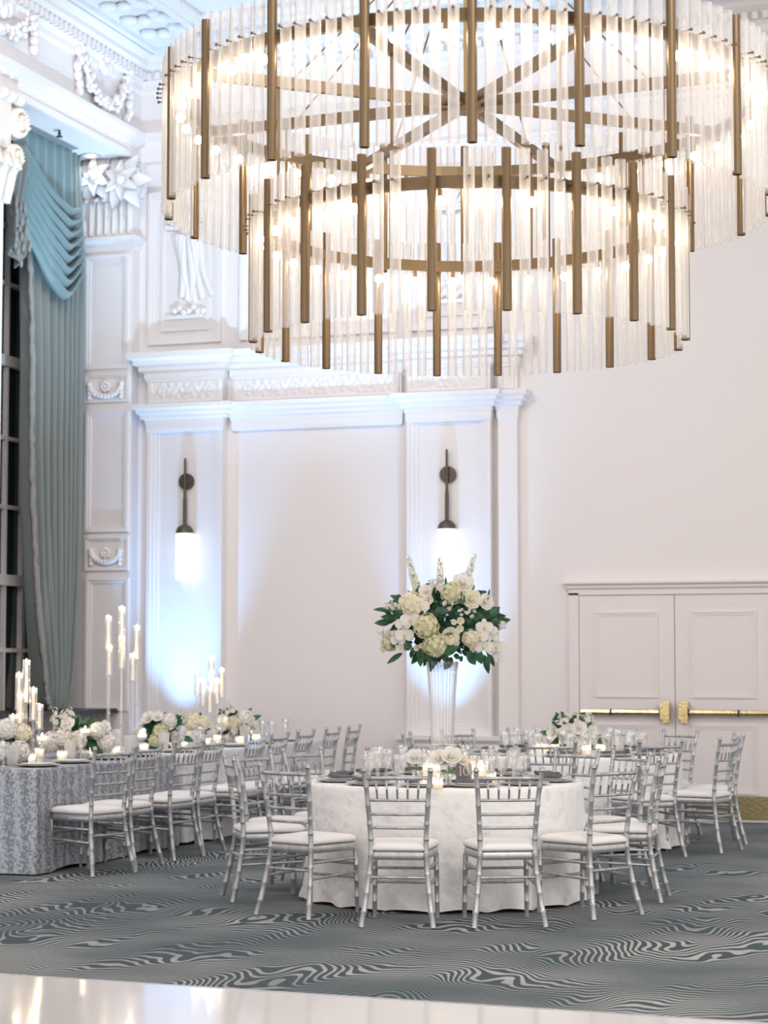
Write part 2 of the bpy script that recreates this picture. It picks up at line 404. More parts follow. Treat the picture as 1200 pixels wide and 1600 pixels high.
def scroll_relief(b, x0, x1, z0, z1, y, dp):
    """acanthus scroll frieze as a displaced strip"""
    n = max(8, int((x1 - x0) / .016)); m_ = 14; H = z1 - z0; per = H * 1.35
    def fn(u, v):
        x = x0 + (x1 - x0) * u; z = z0 + H * v
        k = math.floor((x - x0) / per); cx = x0 + (k + .5) * per; sg = 1 if k % 2 else -1
        dx, dz = (x - cx) / H, (v - .5); r = math.hypot(dx, dz); a = math.atan2(dz * sg, dx)
        h = .5 + .5 * math.cos(2 * PI * (r * 4.2 - a / (2 * PI))) if r < .52 else .35 + .35 * math.sin(14 * dx + 9 * dz * sg)
        h *= .55 + .45 * math.cos(5 * a + 9 * r)
        e = min(1, min(v, 1 - v) * 8, min(u, 1 - u) * n / 4)
        return (x, y - max(0, h) * dp * e - .001, z)
    b.grid(fn, n, m_)
b = MB()
for (x0, x1, yy) in ((PX0, PX1, YP), (QX0, QX1, YP), (PX1 + .08, QX0 - .08, YB - .05)):
    scroll_relief(b, x0 + .07, x1 - .07, z2t + .045, z1b - .05, yy, .022)
struct(b.build('trim_5', TRIM))

# ---- upper wall: string course, relief panel with draped garland, frames
zs = onY(245, 217, YB).z
b = MB(); cornice(b, PX0 - .08, 7.5, YB, [(0, zs - .10), (.03, zs - .07), (.03, zs - .03), (.09, zs), (.09, zs + .05), (0, zs + .06)])
cornice(b, PX0 - .08, 7.5, YB, [(0, zs - .34), (.025, zs - .32), (.025, zs - .29), (0, zs - .28)])
struct(b.build('trim_6', TRIM))
rz0, rz1 = onY(280, 538, YB).z, onY(280, 300, YB).z
rx0, rx1 = onY(234, 420, YB).x, onY(347, 420, YB).x
rc = (rx0 + rx1) / 2
def garland_panel(b, x0, x1, z0, z1):
    c = (x0 + x1) / 2; w = x1 - x0; h = z1 - z0
    frame(b, x0, x1, z0, z1, YB, .10, .05, 3); frame(b, x0 + .14, x1 - .14, z0 + .14, z1 - .14, YB, .03, .02, 1)
    zt = z1 - .42
    for k in range(9):                                                                  # shell
        a = PI * (k + .5) / 9; b.tube([(c, YB - .03, zt), (c + .22 * math.cos(a), YB - .035, zt + .2 * math.sin(a))], [.012, .032], 6)
    b.ball((c, YB - .03, zt), (.06, .05, .05))
    for s in (-1, 1):                                                                   # hanging drapery
        for k in range(4):
            pts = []
            for i in range(15):
                t = i / 14; x = c + s * (.03 + .035 * k + .05 * math.sin(t * 4 + k) * t) + .10 * t * (1 if s > 0 else .6) * (k - 1) * .35
                pts.append((x + .08 * t, YB + .018 - .012 * math.sin(5 * t + k), zt - .05 - (h - .85) * t * (1 - .05 * k)))
            b.tube(pts, [.052 - .02 * abs(.5 - i / 14) for i in range(15)], 8)
    for k in range(7): b.ball((c - .12 + .055 * k, YB - .02, z0 + .36 + .03 * math.sin(k * 2)), (.045, .035, .04), 8, 5)
    b.box((c - .22, YB - .03, z0 + .27), (c + .22, YB, z0 + .31))
b = MB(); garland_panel(b, rx0, rx1, rz0, rz1)
struct(b.build('trim_7', TRIM))
b = MB()                                                                                # more panels along the upper wall
for (xa, xb) in ((rx1 + .22, QX0 - .15),):
    if xb > xa: frame(b, xa, xb, rz0, rz1, YB, .10, .05, 3)
b2 = MB(); garland_panel(b, QX0, QX1, rz0, rz1)
struct(b.build('trim_8', TRIM))

# ---- ceiling cornice (both walls), modillion band and coffer mouldings
prc = [(0, ZC - .40), (.03, ZC - .37), (.03, ZC - .31), (.07, ZC - .27), (.07, ZC - .20), (.16, ZC - .14), (.16, ZC - .09), (.24, ZC - .04), (.24, ZC)]
b = MB(); cornice(b, XL + .0, 7.9, YB, prc); cornice_left(b, 5.5, YB, XL, prc)
x = XL + .12
while x < 7.5: b.box((x, YB - .13, ZC - .27), (x + .055, YB - .05, ZC - .20)); x += .10
y = 9.0
while y < YB - .1: b.box((XL + .05, y, ZC - .27), (XL + .13, y + .055, ZC - .20)); y += .10
struct(b.build('trim_9', TRIM))
IN = onZ(240, 36, ZC - .10); inx, iny = IN.x - XL, YB - IN.y
inx = iny = max(.7, min(1.5, (inx + iny) / 2))
b = MB()
def ring_mould(off, wd, z0, z1):
    """moulding on the ceiling following both walls at distance off"""
    b.box((XL + off, 5.6, z0), (XL + off + wd, YB - off, z1)); b.box((XL + off + wd, YB - off - wd, z0), (7.9, YB - off, z1))
ring_mould(inx, .06, ZC - .14, ZC); ring_mould(inx + .06, .10, ZC - .09, ZC); ring_mould(inx - .05, .05, ZC - .08, ZC)
ring_mould(inx + .55, .06, ZC - .05, ZC); ring_mould(inx + .75, .05, ZC - .07, ZC); ring_mould(.30, .05, ZC - .06, ZC)
x = XL + inx
while x < 7.5: b.box((x, YB - inx - .19, ZC - .12), (x + .05, YB - inx - .16, ZC - .06)); x += .09
y = 9.0
while y < YB - inx: b.box((XL + inx + .16, y, ZC - .12), (XL + inx + .19, y + .05, ZC - .06)); y += .09
def rosette(b, c, r, ax=2, n=8, dz=.05):
    for k in range(n):
        a = 2 * PI * k / n; ca, sa = math.cos(a) * r * .58, math.sin(a) * r * .58
        rr = (r * .36, r * .36, dz)
        if ax == 2: b.ball((c[0] + ca, c[1] + sa, c[2]), rr, 8, 5)
        elif ax == 1: b.ball((c[0] + ca, c[1], c[2] + sa), (rr[0], dz, rr[0]), 8, 5)
        else: b.ball((c[0], c[1] + ca, c[2] + sa), (dz, rr[0], rr[0]), 8, 5)
    b.ball(c, (r * .3 if ax != 0 else dz * 1.4, r * .3 if ax != 1 else dz * 1.4, r * .3 if ax != 2 else dz * 1.4), 8, 6)
def modillion(b, c, alongx):
    """scrolled leaf bracket between wall cornice and coffer"""
    for i, (o, rr) in enumerate(((-.22, .11), (-.05, .085), (.12, .12), (.24, .07))):
        p = (c[0], c[1] + o, c[2] - .03 - .015 * (i % 2)) if alongx else (c[0] + o, c[1], c[2] - .03 - .015 * (i % 2))
        b.ball(p, (rr, rr * .9, .055), 10, 5)
    for s in (-1, 1):
        p = (c[0] + s * .13, c[1] + .1, c[2] - .02) if alongx else (c[0] + .1, c[1] + s * .13, c[2] - .02)
        b.ball(p, (.07, .07, .045), 8, 5)
mid = .30 + (inx - .30) / 2 + .03
x = XL + .6 + mid * .4
while x < 7: modillion(b, (x, YB - mid, ZC), True); x += .46
y = YB - .6 - mid * .4
while y > 9: modillion(b, (XL + mid, y, ZC), False); y -= .46
rosette(b, (XL + mid, YB - mid, ZC), .22)
struct(b.build('trim_10', CEIL))

# ---- left wall above the recess: lintel cornice, wreath with drops
b = MB()
z7 = onX(207, 213, XL).z
cornice_left(b, 5.6, YB, XL, [(0, z7 - .10), (.03, z7 - .08), (.03, z7 - .04), (.10, z7), (.10, z7 + .05), (0, z7 + .07)])
cornice_left(b, 5.6, YB, XL, [(.004, ZS + .004), (.02, ZS + .004), (.02, ZS + .07), (0, ZS + .08)])
struct(b.build('trim_11', TRIM))
b = MB(); rnd = random.Random(3)
wy, wz = onX(158, 88, XL).y, onX(158, 88, XL).z
def swag(b, pc, r0, r1, n=22, z_=1.0):
    for i in range(n + 1):
        a = PI + PI * i / n; p = (XL + .05, pc[0] + r0 * math.cos(a), pc[1] + r1 * math.sin(a))
        for q in range(5): b.ball((p[0] + rnd.uniform(-.02, .03), p[1] + rnd.uniform(-.06, .06), p[2] + rnd.uniform(-.06, .06)), rnd.uniform(.02, .042), 6, 4)
swag(b, (wy, wz), .50, .50, 40)
rosette(b, (XL + .04, wy, wz - .02), .2, 0)
for s in (-1, 1):
    for i in range(9): b.ball((XL + .04, wy + s * .56 + rnd.uniform(-.04, .04), wz + .15 - .085 * i), (.05, .07 - .005 * i, .06), 7, 5)
    b.ball((XL + .05, wy + s * .56, wz + .2), (.06, .1, .09), 8, 5)
for yy in (wy - 2.1,):
    swag(b, (yy, wz + .1), .55, .45); rosette(b, (XL + .04, yy, wz), .25, 0)
    for s in (-1, 1):
        for i in range(7): b.ball((XL + .04, yy + s * .6, wz + .15 - .085 * i), (.05, .06, .06), 7, 5)
struct(b.build('trim_12', PLASTER))
# ---- far pier: face towards the camera, capital of leaves and lilies, stacked panels and relief tiles
YF = PY1
fx = lambda px, py: onY(px, py, YF - .03)
b = MB()
X0, X1 = fx(122, 480).x, XL
zc0, zc1 = fx(160, 384).z, fx(160, 376).z
def pframe(px0, px1, py0, py1, wd=.06, dp=.03):
    a, c = fx(px0, py1), fx(px1, py0); frame(b, a.x, c.x, a.z, c.z, YF, wd, dp, 2)
cap_prof = [(0, zc0 - .05), (.03, zc0 - .02), (.03, zc0 + .02), (.07, zc1), (.07, zc1 + .03), (0, zc1 + .04)]
vs = []; fs = []
for p, z in cap_prof: vs += [(X0 - p, YF, z), (X0 - p, YF - p, z), (X1 + p, YF - p, z), (X1 + p, YB, z)]
for i in range(len(cap_prof) - 1):
    for k in range(3): fs.append((i * 4 + k, i * 4 + k + 1, i * 4 + k + 5, i * 4 + k + 4))
b.add(vs, fs, False)
pframe(131, 200, 396, 578); pframe(131, 200, 582, 630, .04); pframe(131, 200, 640, 832); pframe(131, 200, 838, 892, .04); pframe(131, 200, 902, 1110)
def swag_tile(pxc, pyc, w_, h_):
    c = fx(pxc, pyc)
    for i in range(15):
        a = PI + PI * i / 14; b.ball((c.x + w_ * math.cos(a), YF - .02, c.z + h_ * .3 + h_ * math.sin(a)), (.035, .04, .035), 7, 5)
    for s in (-1, 1):
        for i in range(4): b.ball((c.x + s * w_, YF - .02, c.z + h_ * .3 - .045 * i), (.03, .035, .03), 7, 5)
    rosette(b, (c.x, YF - .02, c.z + h_ * .1), .07, 1, dz=.03)
swag_tile(164, 606, .19, .13); swag_tile(164, 866, .17, .12)
struct(b.build('trim_13', TRIM))
def leafy(b, c, n, r, rz, s=1.0, tilt=.9):
    """open lily / acanthus leaf cluster in plaster, facing -y"""
    for lay, (q, yo) in enumerate(((1.0, 0), (.62, -.06))):
        for k in range(n):
            a = 2 * PI * (k + .5 * lay) / n; d = Vector((math.cos(a) * r * q, -.35 * r, math.sin(a) * rz * q)); L = d.length * 1.05
            for off in (0, .022): leaf_into(b, (c[0], c[1] + yo + off, c[2]), d, (0, -1, 0), L, .16 * s * q, .5)
    b.ball((c[0], c[1] - .10, c[2]), .05 * s, 8, 6)
def leaf_row(b, x0, x1, z, n, s, y, hang=.14):
    for k in range(n):
        x = x0 + (x1 - x0) * (k + .5) / n
        for dx, w_ in ((0, 1), (-.09 * s, .6), (.09 * s, .6)):
            for off in (0, .02):
                def fn(u, v, dx=dx, w_=w_, off=off):
                    q = 2 * u - 1; wv = .085 * s * w_ * (math.sin(PI * (.18 + .75 * v)) ** .8); a = v * 3.3
                    return (x + dx * v + q * wv, y + off - .02 - .11 * s * max(0, 1 - math.cos(max(0, a - .8))) * .6 - .015 * math.cos(q * 9), z - hang + (hang + .10 * s) * math.sin(min(a, 2.6) * .6) - max(0, v - .75) * .28 * s)
                b.grid(fn, 6, 10)
b = MB()
zt_, zb_ = ZS, zc1 + .04
cxm = (X0 + X1) / 2
b.box((X0, YF - .01, zb_), (X1 + .01, YB, ZS))
for k in range(7):
    x = X0 + (X1 - X0) * (k + .5) / 7; b.tube([(x, YF - .01, zb_ + .02), (x, YF - .02, zb_ + .55)], .03, 6)
leaf_row(b, X0, X1, zb_ + .33, 3, 1.0, YF); leaf_row(b, X0 - .02, X1 + .1, zb_ + .58, 4, 1.25, YF - .03)
leafy(b, (fx(158, 280).x, YF - .13, fx(158, 280).z), 6, .26, .27, 1.1); leafy(b, (X1 - .04, YF - .15, zt_ - .26), 6, .26, .27, 1.1); leafy(b, (X0 + .02, YF - .10, zt_ - .22), 5, .18, .25, 1.0)
b.box((X0, YF - .10, zt_ - .04), (X1 + .08, YF, zt_))
# return of the capital along the hall side of the pier
for k in range(2): b.ball((XL + .03, YF + .05 + .1 * k, zt_ - .14 - .15 * k), (.06, .06, .10), 8, 6)
struct(b.build('trim_14', TRIM))
# ---- near pier's capital with volute (only its edge shows)
b = MB()
zk = ZS
b.box((XL - .6, PY0 - .7, zk - .55), (XL + .06, PY0 + .02, zk))
for (py, pz, r_) in ((PY0 + .14, zk - .28, .15), (PY0 + .06, zk - .62, .12)):
    for i in range(40):
        t = i / 39; a = t * 3.6 * PI; rr = r_ * (1 - t * .8)
        b.ball((XL + .03 + .02 * t, py + rr * math.cos(a), pz + rr * math.sin(a)), (.10, .036, .036), 6, 4)
    b.ball((XL, py, pz), (.09, r_ * .95, r_ * .95), 12, 8)
for k in range(5): b.ball((XL + .06, PY0 + .12 - .16 * k, zk - .05), (.10, .10, .06), 8, 5)
for k in range(4): b.tube([(XL, PY0 + .03 - .17 * k, zk - 1.05), (XL + .04, PY0 + .03 - .17 * k, zk - .75), (XL + .14, PY0 + .04 - .17 * k, zk - .66), (XL + .15, PY0 + .05 - .17 * k, zk - .74)], [.05, .08, .06, .02], 8)
struct(b.build('trim_15', STONE))

# ---- window in the recess
wr = empty('window_1', (XW, (PY0 + PY1) / 2, 1.0)); struct(wr)
def wy_(px, py): return onX(px, py, XW).y
zmr = [onX(14, p, XW).z for p in (566, 686, 793, 907, 1016)]
yA, yB_ = PY0 + .02, PY1 - .45
b = MB(); cx, cyy, cz = wr.location
L = lambda x, y, z: (x - cx, y - cyy, z - cz)
b.box(L(XW - .03, yA, 1.0), L(XW - .02, PY1, ZS - .25)); b.build('pane', PANE, wr)
b = MB()
for i, z in enumerate(zmr):
    h = .055 if i in (0, 3) else .02
    b.box(L(XW - .02, yA, z - h), L(XW + (.05 if i in (0, 3) else .025), PY1, z + h))
for z in (ZS - .9, ZS - 1.5): b.box(L(XW - .02, yA, z - .02), L(XW + .025, PY1, z + .02))
b.build('rail', TRIM, wr)
ys = sorted([wy_(7, 740), wy_(33, 760)]); st_ = max(.25, ys[1] - ys[0])
b = MB(); y = ys[0] - 3 * st_
while y < PY1:
    if y > yA: b.box(L(XW - .02, y - .016, 1.0), L(XW + .03, y + .016, ZS - .3))
    y += st_
b.build('mullion', TRIM, wr)
b = MB(); b.box((XW - .0, PY0 + .003, 1.0), (XL - .12, PY1 - .003, 1.045)); struct(b.build('trim_16', SILL))

# ---- double door in the back wall
YD = YB - .02
dz = lambda py, px=1000: onY(px, py, YD).z
dL, dM = onY(905, 1000, YD).x, onY(1054.5, 1000, YD).x; dR = dM + (dM - dL)
zt = dz(929)
b = MB(); yf = YB - .045
for (x0, x1, z0, z1) in ((dL - .10, dL, 0, zt + .02), (dR, dR + .10, 0, zt + .02), (dL - .10, dR + .10, zt, zt + .07)): b.box((x0, yf, z0), (x1, YB, z1))
cornice(b, dL - .10, dR + .10, yf, [(0, zt + .05), (.02, zt + .07), (.02, zt + .09), (.05, zt + .11), (.05, zt + .125), (0, zt + .13)])
struct(b.build('trim_17', DOORP))
for k, (x0, x1, s) in enumerate(((dL, dM, 1), (dM, dR, -1))):
    dr = empty('door_%d' % (k + 1), ((x0 + x1) / 2, YB, 0)); struct(dr); cx = dr.location.x
    b = MB(); b.box((x0 + .004 - cx, -.03, .01), (x1 - .004 - cx, -.002, zt - .005)); b.build('door_leaf', DOORP, dr)
    b = MB()
    for (za, zb) in ((onY(980, 1090, YD).z, onY(980, 955, YD).z), (onY(1100, 1240, YD).z, onY(980, 1131, YD).z)):
        frame(b, x0 + .16 - cx, x1 - .16 - cx, za, zb, -.03, .045, .012, 2)
    b.build('panel_moulding', DOORP, dr)
    b = MB(); b.box((x0 + .02 - cx, -.034, .03), (x1 - .02 - cx, -.03, .255)); b.build('kick_plate', BRASS, dr)
    zb = onY(1000, 1113, YD).z; xm = (x1 - .09) if s > 0 else (x0 + .09); xf = (x0 + .03) if s > 0 else (x1 - .03)
    bar = MB()
    xs_ = [xf - cx, xf + s * .30 - cx, xm - cx]
    bar.prism([(-.036 - .03, zb - .030), (-.072 - .03, zb - .022), (-.082 - .03, zb), (-.072 - .03, zb + .022), (-.036 - .03, zb + .030)], min(xs_[0], xs_[2]), max(xs_[0], xs_[2]), 0)
    po = bar.build('panic_bar', BRASS, dr)
    b = MB(); b.box((xs_[1] - .008, -.118, zb - .032), (xs_[1] + .008, -.05, zb + .032)); b.box((xm - s * .05 - cx - .008, -.118, zb - .032), (xm - s * .05 - cx + .008, -.05, zb + .032)); b.build('bar_joint', DARK, po)
    b = MB(); b.box((xm - .045 - cx, -.12, zb - .06), (xm + .045 - cx, -.03, zb + .10)); b.box((xm - .035 - cx, -.06, zb - .10), (xm + .035 - cx, -.03, zb + .11)); b.build('latch_housing', BRASS, po)
b = MB(); b.box((SX1 + .02, YB - .02, 0), (dL - .11, YB, .16)); b.box((dR + .12, YB - .02, 0), (7, YB, .16)); b.box((PX1 + .15, YB - .03, 0), (QX0 - .15, YB, .2)); struct(b.build('baseboard_back', TRIM))

# ================================================================ wall sconces
def sconce(px, pts, label):
    """pts: photo rows of rod top, disc, cap top, shade top, shade bottom, finial bottom"""
    YS = YB - .15
    P_ = [onY(px, y, YS) for y in pts]
    t = empty('wall_sconce', (P_[4].x, YS, P_[4].z), 0, label, 'wall lamp', 'bronze cylinder sconces in the niches')
    z0 = P_[4].z; Z = [p.z - z0 for p in P_]
    b = MB(); b.tube([(0, 0, Z[2] - .01), (0, 0, Z[0])], [.017, .012], 10); b.tube([(0, 0, Z[2] + .0), (0, 0, Z[2] + .28)], .02, 10); b.build('rod', SCONCEM, t)
    b = MB(); b.tube([(0, .02, Z[1]), (0, .075, Z[1])], [.085, .085], 28); b.tube([(0, .0, Z[1]), (0, .09, Z[1])], .018, 10); b.build('backplate', SCONCEM, t)
    r = .094
    b = MB(); b.lathe([(r, Z[3] - .005), (r, Z[3] + .005)] + [(r * math.cos(a), Z[3] + .005 + (Z[2] - Z[3]) * math.sin(a)) for a in (.3, .6, .9, 1.2, 1.5)], 28); b.build('cap', SCONCEM, t)
    b = MB(); b.lathe([(r, 0), (r, Z[3] - .004)], 32); b.build('shade', SHADE, t)
    b = MB(); b.lathe([(.02, Z[5])] + [(r * math.sin(a), -(-Z[5]) * math.cos(a)) for a in (.4, .7, 1.0, 1.3)] + [(r, 0)], 28); b.build('bottom_bowl', CANDG, t)
    b = MB(); b.box((-.012, .07, Z[3] * .4), (.012, .155, Z[3] * .4 + .03)); b.box((-.03, .10, Z[1] - .5), (.03, .155, Z[1] - .5 + .02)); b.build('bracket', SCONCEM, t)
    return t
sconce(288, (716, 752, 820, 833, 905, 922), 'bronze wall sconce with glowing opal cylinder in the left niche')
sconce(698.5, (702, 741, 813, 826, 902, 919), 'bronze wall sconce with glowing opal cylinder above the tall flowers in the right niche')
SLOT = mat('grey_vent_slot', (.22, .24, .26), .6)
# ---- soffit fittings
def soffit(px, py): return onZ(px, py, ZS)
p = soffit(142, 243)
t = empty('recessed_downlight', (p.x, p.y, ZS), 0, 'recessed downlight with lit lamp in the soffit above the curtain', 'ceiling light')
b = MB(); b.lathe([(.085, -.012), (.115, -.012), (.115, 0), (.085, 0), (.085, -.012)], 28, caps=False); b.build('trim_ring', PLATE, t)
b = MB(); b.ball((0, 0, -.004), (.045, .045, .012), 14, 6); b.build('lamp', DLAMP, t)
lamp('downlight', 'SPOT', (p.x, p.y, ZS - .04), 22, (.75, .92, 1.0), (p.x - .35, p.y - .6, 3.0), spot_size=R(105), spot_blend=.6, shadow_soft_size=.06)
p = soffit(93, 203)
t = empty('fire_sprinkler', (p.x, p.y, ZS), 0, 'small dark fire sprinkler head hanging from the soffit', 'sprinkler')
b = MB(); b.tube([(0, 0, 0), (0, 0, -.05)], .012, 8); b.build('stem', DARK, t)
b = MB(); b.lathe([(.0, -.075), (.035, -.072), (.035, -.066), (.0, -.064)], 14); b.build('deflector', DARK, t)
b = MB()
for s in (-1, 1): b.tube([(0, s * .01, -.02), (0, s * .03, -.045), (0, s * .006, -.068)], .005, 6)
b.build('frame', DARK, t)
p0, p1 = soffit(36, 190), soffit(120, 232)
t = empty('air_vent', (p0.x - .05, (p0.y + p1.y) / 2, ZS), 0, 'long grey linear air vent in the soffit over the window', 'vent')
ln = abs(p1.y - p0.y)
b = MB(); b.box((-.09, -ln / 2, -.008), (.09, ln / 2, 0)); b.build('frame', PLATE, t)
b = MB()
for k in range(4): b.box((-.07 + .04 * k, -ln / 2 + .02, -.014), (-.05 + .04 * k, ln / 2 - .02, -.008))
b.build('slot', SLOT, t)

# ================================================================ curtain
XCU = XL - .50
def cp(px, py, x=XCU): q = onX(px, py, x); return q.y, q.z
t = empty('curtain', (XCU, (PY0 + PY1) / 2, 1.05), 0, 'floor-length teal curtain with draped swag at the tall window', 'curtain')
ox, oy, oz = t.location
rows = [(215, 30, 118), (300, 30, 120), (400, 33, 124), (480, 34, 123), (580, 36, 121), (700, 35, 119), (800, 38, 117), (900, 44, 113), (980, 50, 108), (1050, 57, 104), (1090, 60, 98), (1113, 64, 97)]
def rowat(v):
    f = v * (len(rows) - 1); i = min(int(f), len(rows) - 2); k = f - i
    return [rows[i][j] * (1 - k) + rows[i + 1][j] * k for j in range(3)]
def drape(u, v):
    py, a, c = rowat(v); y0, z0 = cp(a, py); y1, z1 = cp(c, py)
    y = y0 + (y1 - y0) * u; z = (z0 + z1) / 2
    fold = math.sin(2 * PI * 9 * (u + .03 * math.sin(7 * u + 2 * v)) + .8 * math.sin(3 * v)) * .075 + math.sin(2 * PI * 23 * u + 4 * v) * .012
    amp = .8 + .5 * v
    return (fold * amp, y - oy, max(z, 1.05) - oz)
b = MB(); b.grid(drape, 150, 40); o = b.build('drape', TEAL, t); md = o.modifiers.new('thick', 'SOLIDIFY'); md.thickness = .006
b = MB(); rnd = random.Random(5)
pts = []; rads = []
for i in range(120):
    q = drape(0, .08 + .92 * i / 119); pts.append((q[0] + .03, q[1] - .01 + rnd.uniform(-.012, .012), q[2])); rads.append(rnd.uniform(.018, .036))
b.tube(pts, rads, 7)
b.build('fringe', FRINGE, t)
# backing panel of the valance and swag folds
XS = XCU + .12
def sq(px, py): return cp(px, py, XS)
b = MB()
def backp(u, v):
    y0, z0 = sq(28, 212); y1, z1 = sq(118, 260); ya, za = sq(26, 330); yb, zb = sq(120, 345)
    y = (y0 * (1 - u) + y1 * u) * (1 - v) + (ya * (1 - u) + yb * u) * v
    z = ZS * (1 - v) + (za * (1 - u) + zb * u) * v
    return (XS - ox - .05 + .012 * math.sin(u * 40), y - oy, z - oz)
b.grid(backp, 60, 12); b.build('valance', TEAL2, t)
top = [(44, 235), (58, 270), (72, 300), (88, 318), (104, 328), (121, 326)]
bot = [(14, 240), (22, 340), (45, 400), (68, 445), (95, 468), (123, 436)]
def poly(pts, u):
    f = u * (len(pts) - 1); i = min(int(f), len(pts) - 2); k = f - i; g = lambda j: pts[max(0, min(len(pts) - 1, j))]
    a, b_, c, d = g(i - 1), g(i), g(i + 1), g(i + 2)
    return tuple(.5 * (2 * b_[j] + (c[j] - a[j]) * k + (2 * a[j] - 5 * b_[j] + 4 * c[j] - d[j]) * k * k + (3 * b_[j] - 3 * c[j] + d[j] - a[j]) * k ** 3) for j in (0, 1))
def swg(u, v):
    A_, B_ = poly(top, u), poly(bot, u)
    px, py = A_[0] * (1 - v) + B_[0] * v, A_[1] * (1 - v) + B_[1] * v
    y, z = sq(px, py)
    bulge = math.sin(PI * min(1, u * 1.05)) * .10 * (.4 + .6 * v)
    f = .062 * math.sin(2 * PI * 7.5 * v + .6 * math.sin(4 * u)) * min(1, .25 + 1.2 * u)
    return (XS - ox + bulge + f, y - oy, z - oz + f * .5)
b = MB(); b.grid(swg, 50, 90); o = b.build('swag', TEAL2, t); md = o.modifiers.new('thick', 'SOLIDIFY'); md.thickness = .008
b = MB()                                                     # cascading tail with fringe on the near side
def tail(u, v):
    px = 6 + 22 * u + 6 * math.sin(v * 9) * u; py = 225 + 195 * v * (1 - .35 * abs(u - .5))
    y, z = sq(px, py); return (XS - ox + .06 + .05 * math.sin(u * 16 + v * 2), y - oy, z - oz)
b.grid(tail, 30, 24); o = b.build('tail', TEAL, t); md = o.modifiers.new('thick', 'SOLIDIFY'); md.thickness = .006
b = MB()
for i in range(60):
    q = tail(.5 + .5 * math.sin(i * 1.1), .5 + .5 * i / 59); b.ball((q[0] + .03, q[1], q[2]), (.02, .022, .045), 6, 5)
b.build('tail_fringe', FRINGE, t)
# ================================================================ tablecloths
ZT = .765
def P(c, lat, dep, z=0): q = RT * (c[0] + lat) + FH * (c[1] + dep); return Vector((q.x, q.y, z))
C10 = (.0297 * 13.67, 13.70); CR = (.0914 * 17.6, 17.6)
def round_cloth(c, r, m, label, seed):
    rnd = random.Random(seed); n = 220; ph = [rnd.uniform(0, 6.28) for _ in range(6)]
    def fold(a): return .5 * math.sin(11 * a + ph[0]) + .35 * math.sin(17 * a + ph[1]) + .3 * math.sin(7 * a + ph[2]) + .2 * math.sin(29 * a + ph[3])
    prof = [(0, ZT)] + [(r * t, ZT) for t in (.25, .5, .75, .92, .985)]
    vs = []; fs = []
    rings = [(r * t, ZT, 0) for t in (.02, .3, .6, .9, .985)] + [(r + .006, ZT - .012, 0)]
    for i in range(1, 19):
        t = i / 18; rings.append((r + .008 + .03 * t, ZT * (1 - t) + .006, t))
    for (rr, z, t) in rings:
        for k in range(n):
            a = 2 * PI * k / n; q = rr + fold(a) * .032 * t ** 1.5 + (.02 * math.sin(23 * a + ph[4]) if t > .93 else 0)
            vs.append((q * math.cos(a), q * math.sin(a), z + (.018 * abs(math.sin(9 * a + ph[5])) if t > .97 else 0)))
    for i in range(len(rings) - 1):
        for k in range(n): fs.append((i * n + k, (i + 1) * n + k, (i + 1) * n + (k + 1) % n, i * n + (k + 1) % n))
    fs.append(tuple(range(n)))
    b = MB(); b.add(vs, fs); o = b.build('tablecloth', m, None, P(c, 0, 0)); o.rotation_euler.z = YAW
    return tag(o, label, 'tablecloth')
round_cloth(C10, .905, LACE, 'white damask tablecloth on the nearest round table, under the tall flowers', 4)
round_cloth(CR, .915, LACE, 'white tablecloth on the round table at the right in front of the double door', 9)
def rect_cloth(x0, x1, y0, y1, m, label, seed, drop=.012):
    rnd = random.Random(seed); ph = [rnd.uniform(0, 6.28) for _ in range(5)]
    cx, cyy = (x0 + x1) / 2, (y0 + y1) / 2; hx, hy = (x1 - x0) / 2, (y1 - y0) / 2; rc = .012
    pts = []
    for (sx, sy, a0) in ((1, 1, 0), (-1, 1, PI / 2), (-1, -1, PI), (1, -1, 1.5 * PI)):
        for i in range(7):
            a = a0 + PI / 2 * i / 6; pts.append((sx * (hx - rc) + rc * math.cos(a), sy * (hy - rc) + rc * math.sin(a), math.cos(a), math.sin(a), sx * sy))
    full = []
    for i in range(len(pts)):
        a, c = pts[i], pts[(i + 1) % len(pts)]; L = math.hypot(c[0] - a[0], c[1] - a[1]); k = max(1, int(L / .03))
        for j in range(k):
            t = j / k; full.append(tuple(a[q] * (1 - t) + c[q] * t for q in range(4)))
    n = len(full); vs = []; fs = []
    per = [0.0]
    for i in range(1, n): per.append(per[-1] + math.hypot(full[i][0] - full[i - 1][0], full[i][1] - full[i - 1][1]))
    rings = [(.97, ZT, 0), (1.0, ZT, 0), (None, ZT - .008, 0)] + [(None, ZT + (drop - ZT) * i / 16, i / 16) for i in range(1, 17)]
    for (s, z, t) in rings:
        for i, (x, y, nx, ny) in enumerate(full):
            if s: vs.append((x * s, y * (1 - (1 - s) * hx / hy), z)); continue
            f = .5 * math.sin(per[i] * 7 + ph[0]) + .4 * math.sin(per[i] * 17 + ph[1]) + .3 * math.sin(per[i] * 31 + ph[2])
            o_ = .006 + .035 * t + f * .010 * t ** 1.4
            vs.append((x + nx * o_, y + ny * o_, z + (.022 * max(0, math.sin(per[i] * 5 + ph[3])) if t > .97 else 0)))
    for i in range(len(rings) - 1):
        for k in range(n): fs.append((i * n + k, (i + 1) * n + k, (i + 1) * n + (k + 1) % n, i * n + (k + 1) % n))
    fs.append(tuple(range(n)))
    b = MB(); b.add(vs, fs); return tag(b.build('tablecloth', m, None, (cx, cyy, 0)), label, 'tablecloth')
AX0, AX1 = -8.45, -7.285
TA = rect_cloth(AX0, AX1, 13.36, 15.78, GREY, 'silver grey floral damask cloth on the long table at the left edge', 2)
TB = rect_cloth(AX0, AX1 + .03, 15.90, 19.2, PALE, 'pale silver cloth on the far long table below the left niche', 3)

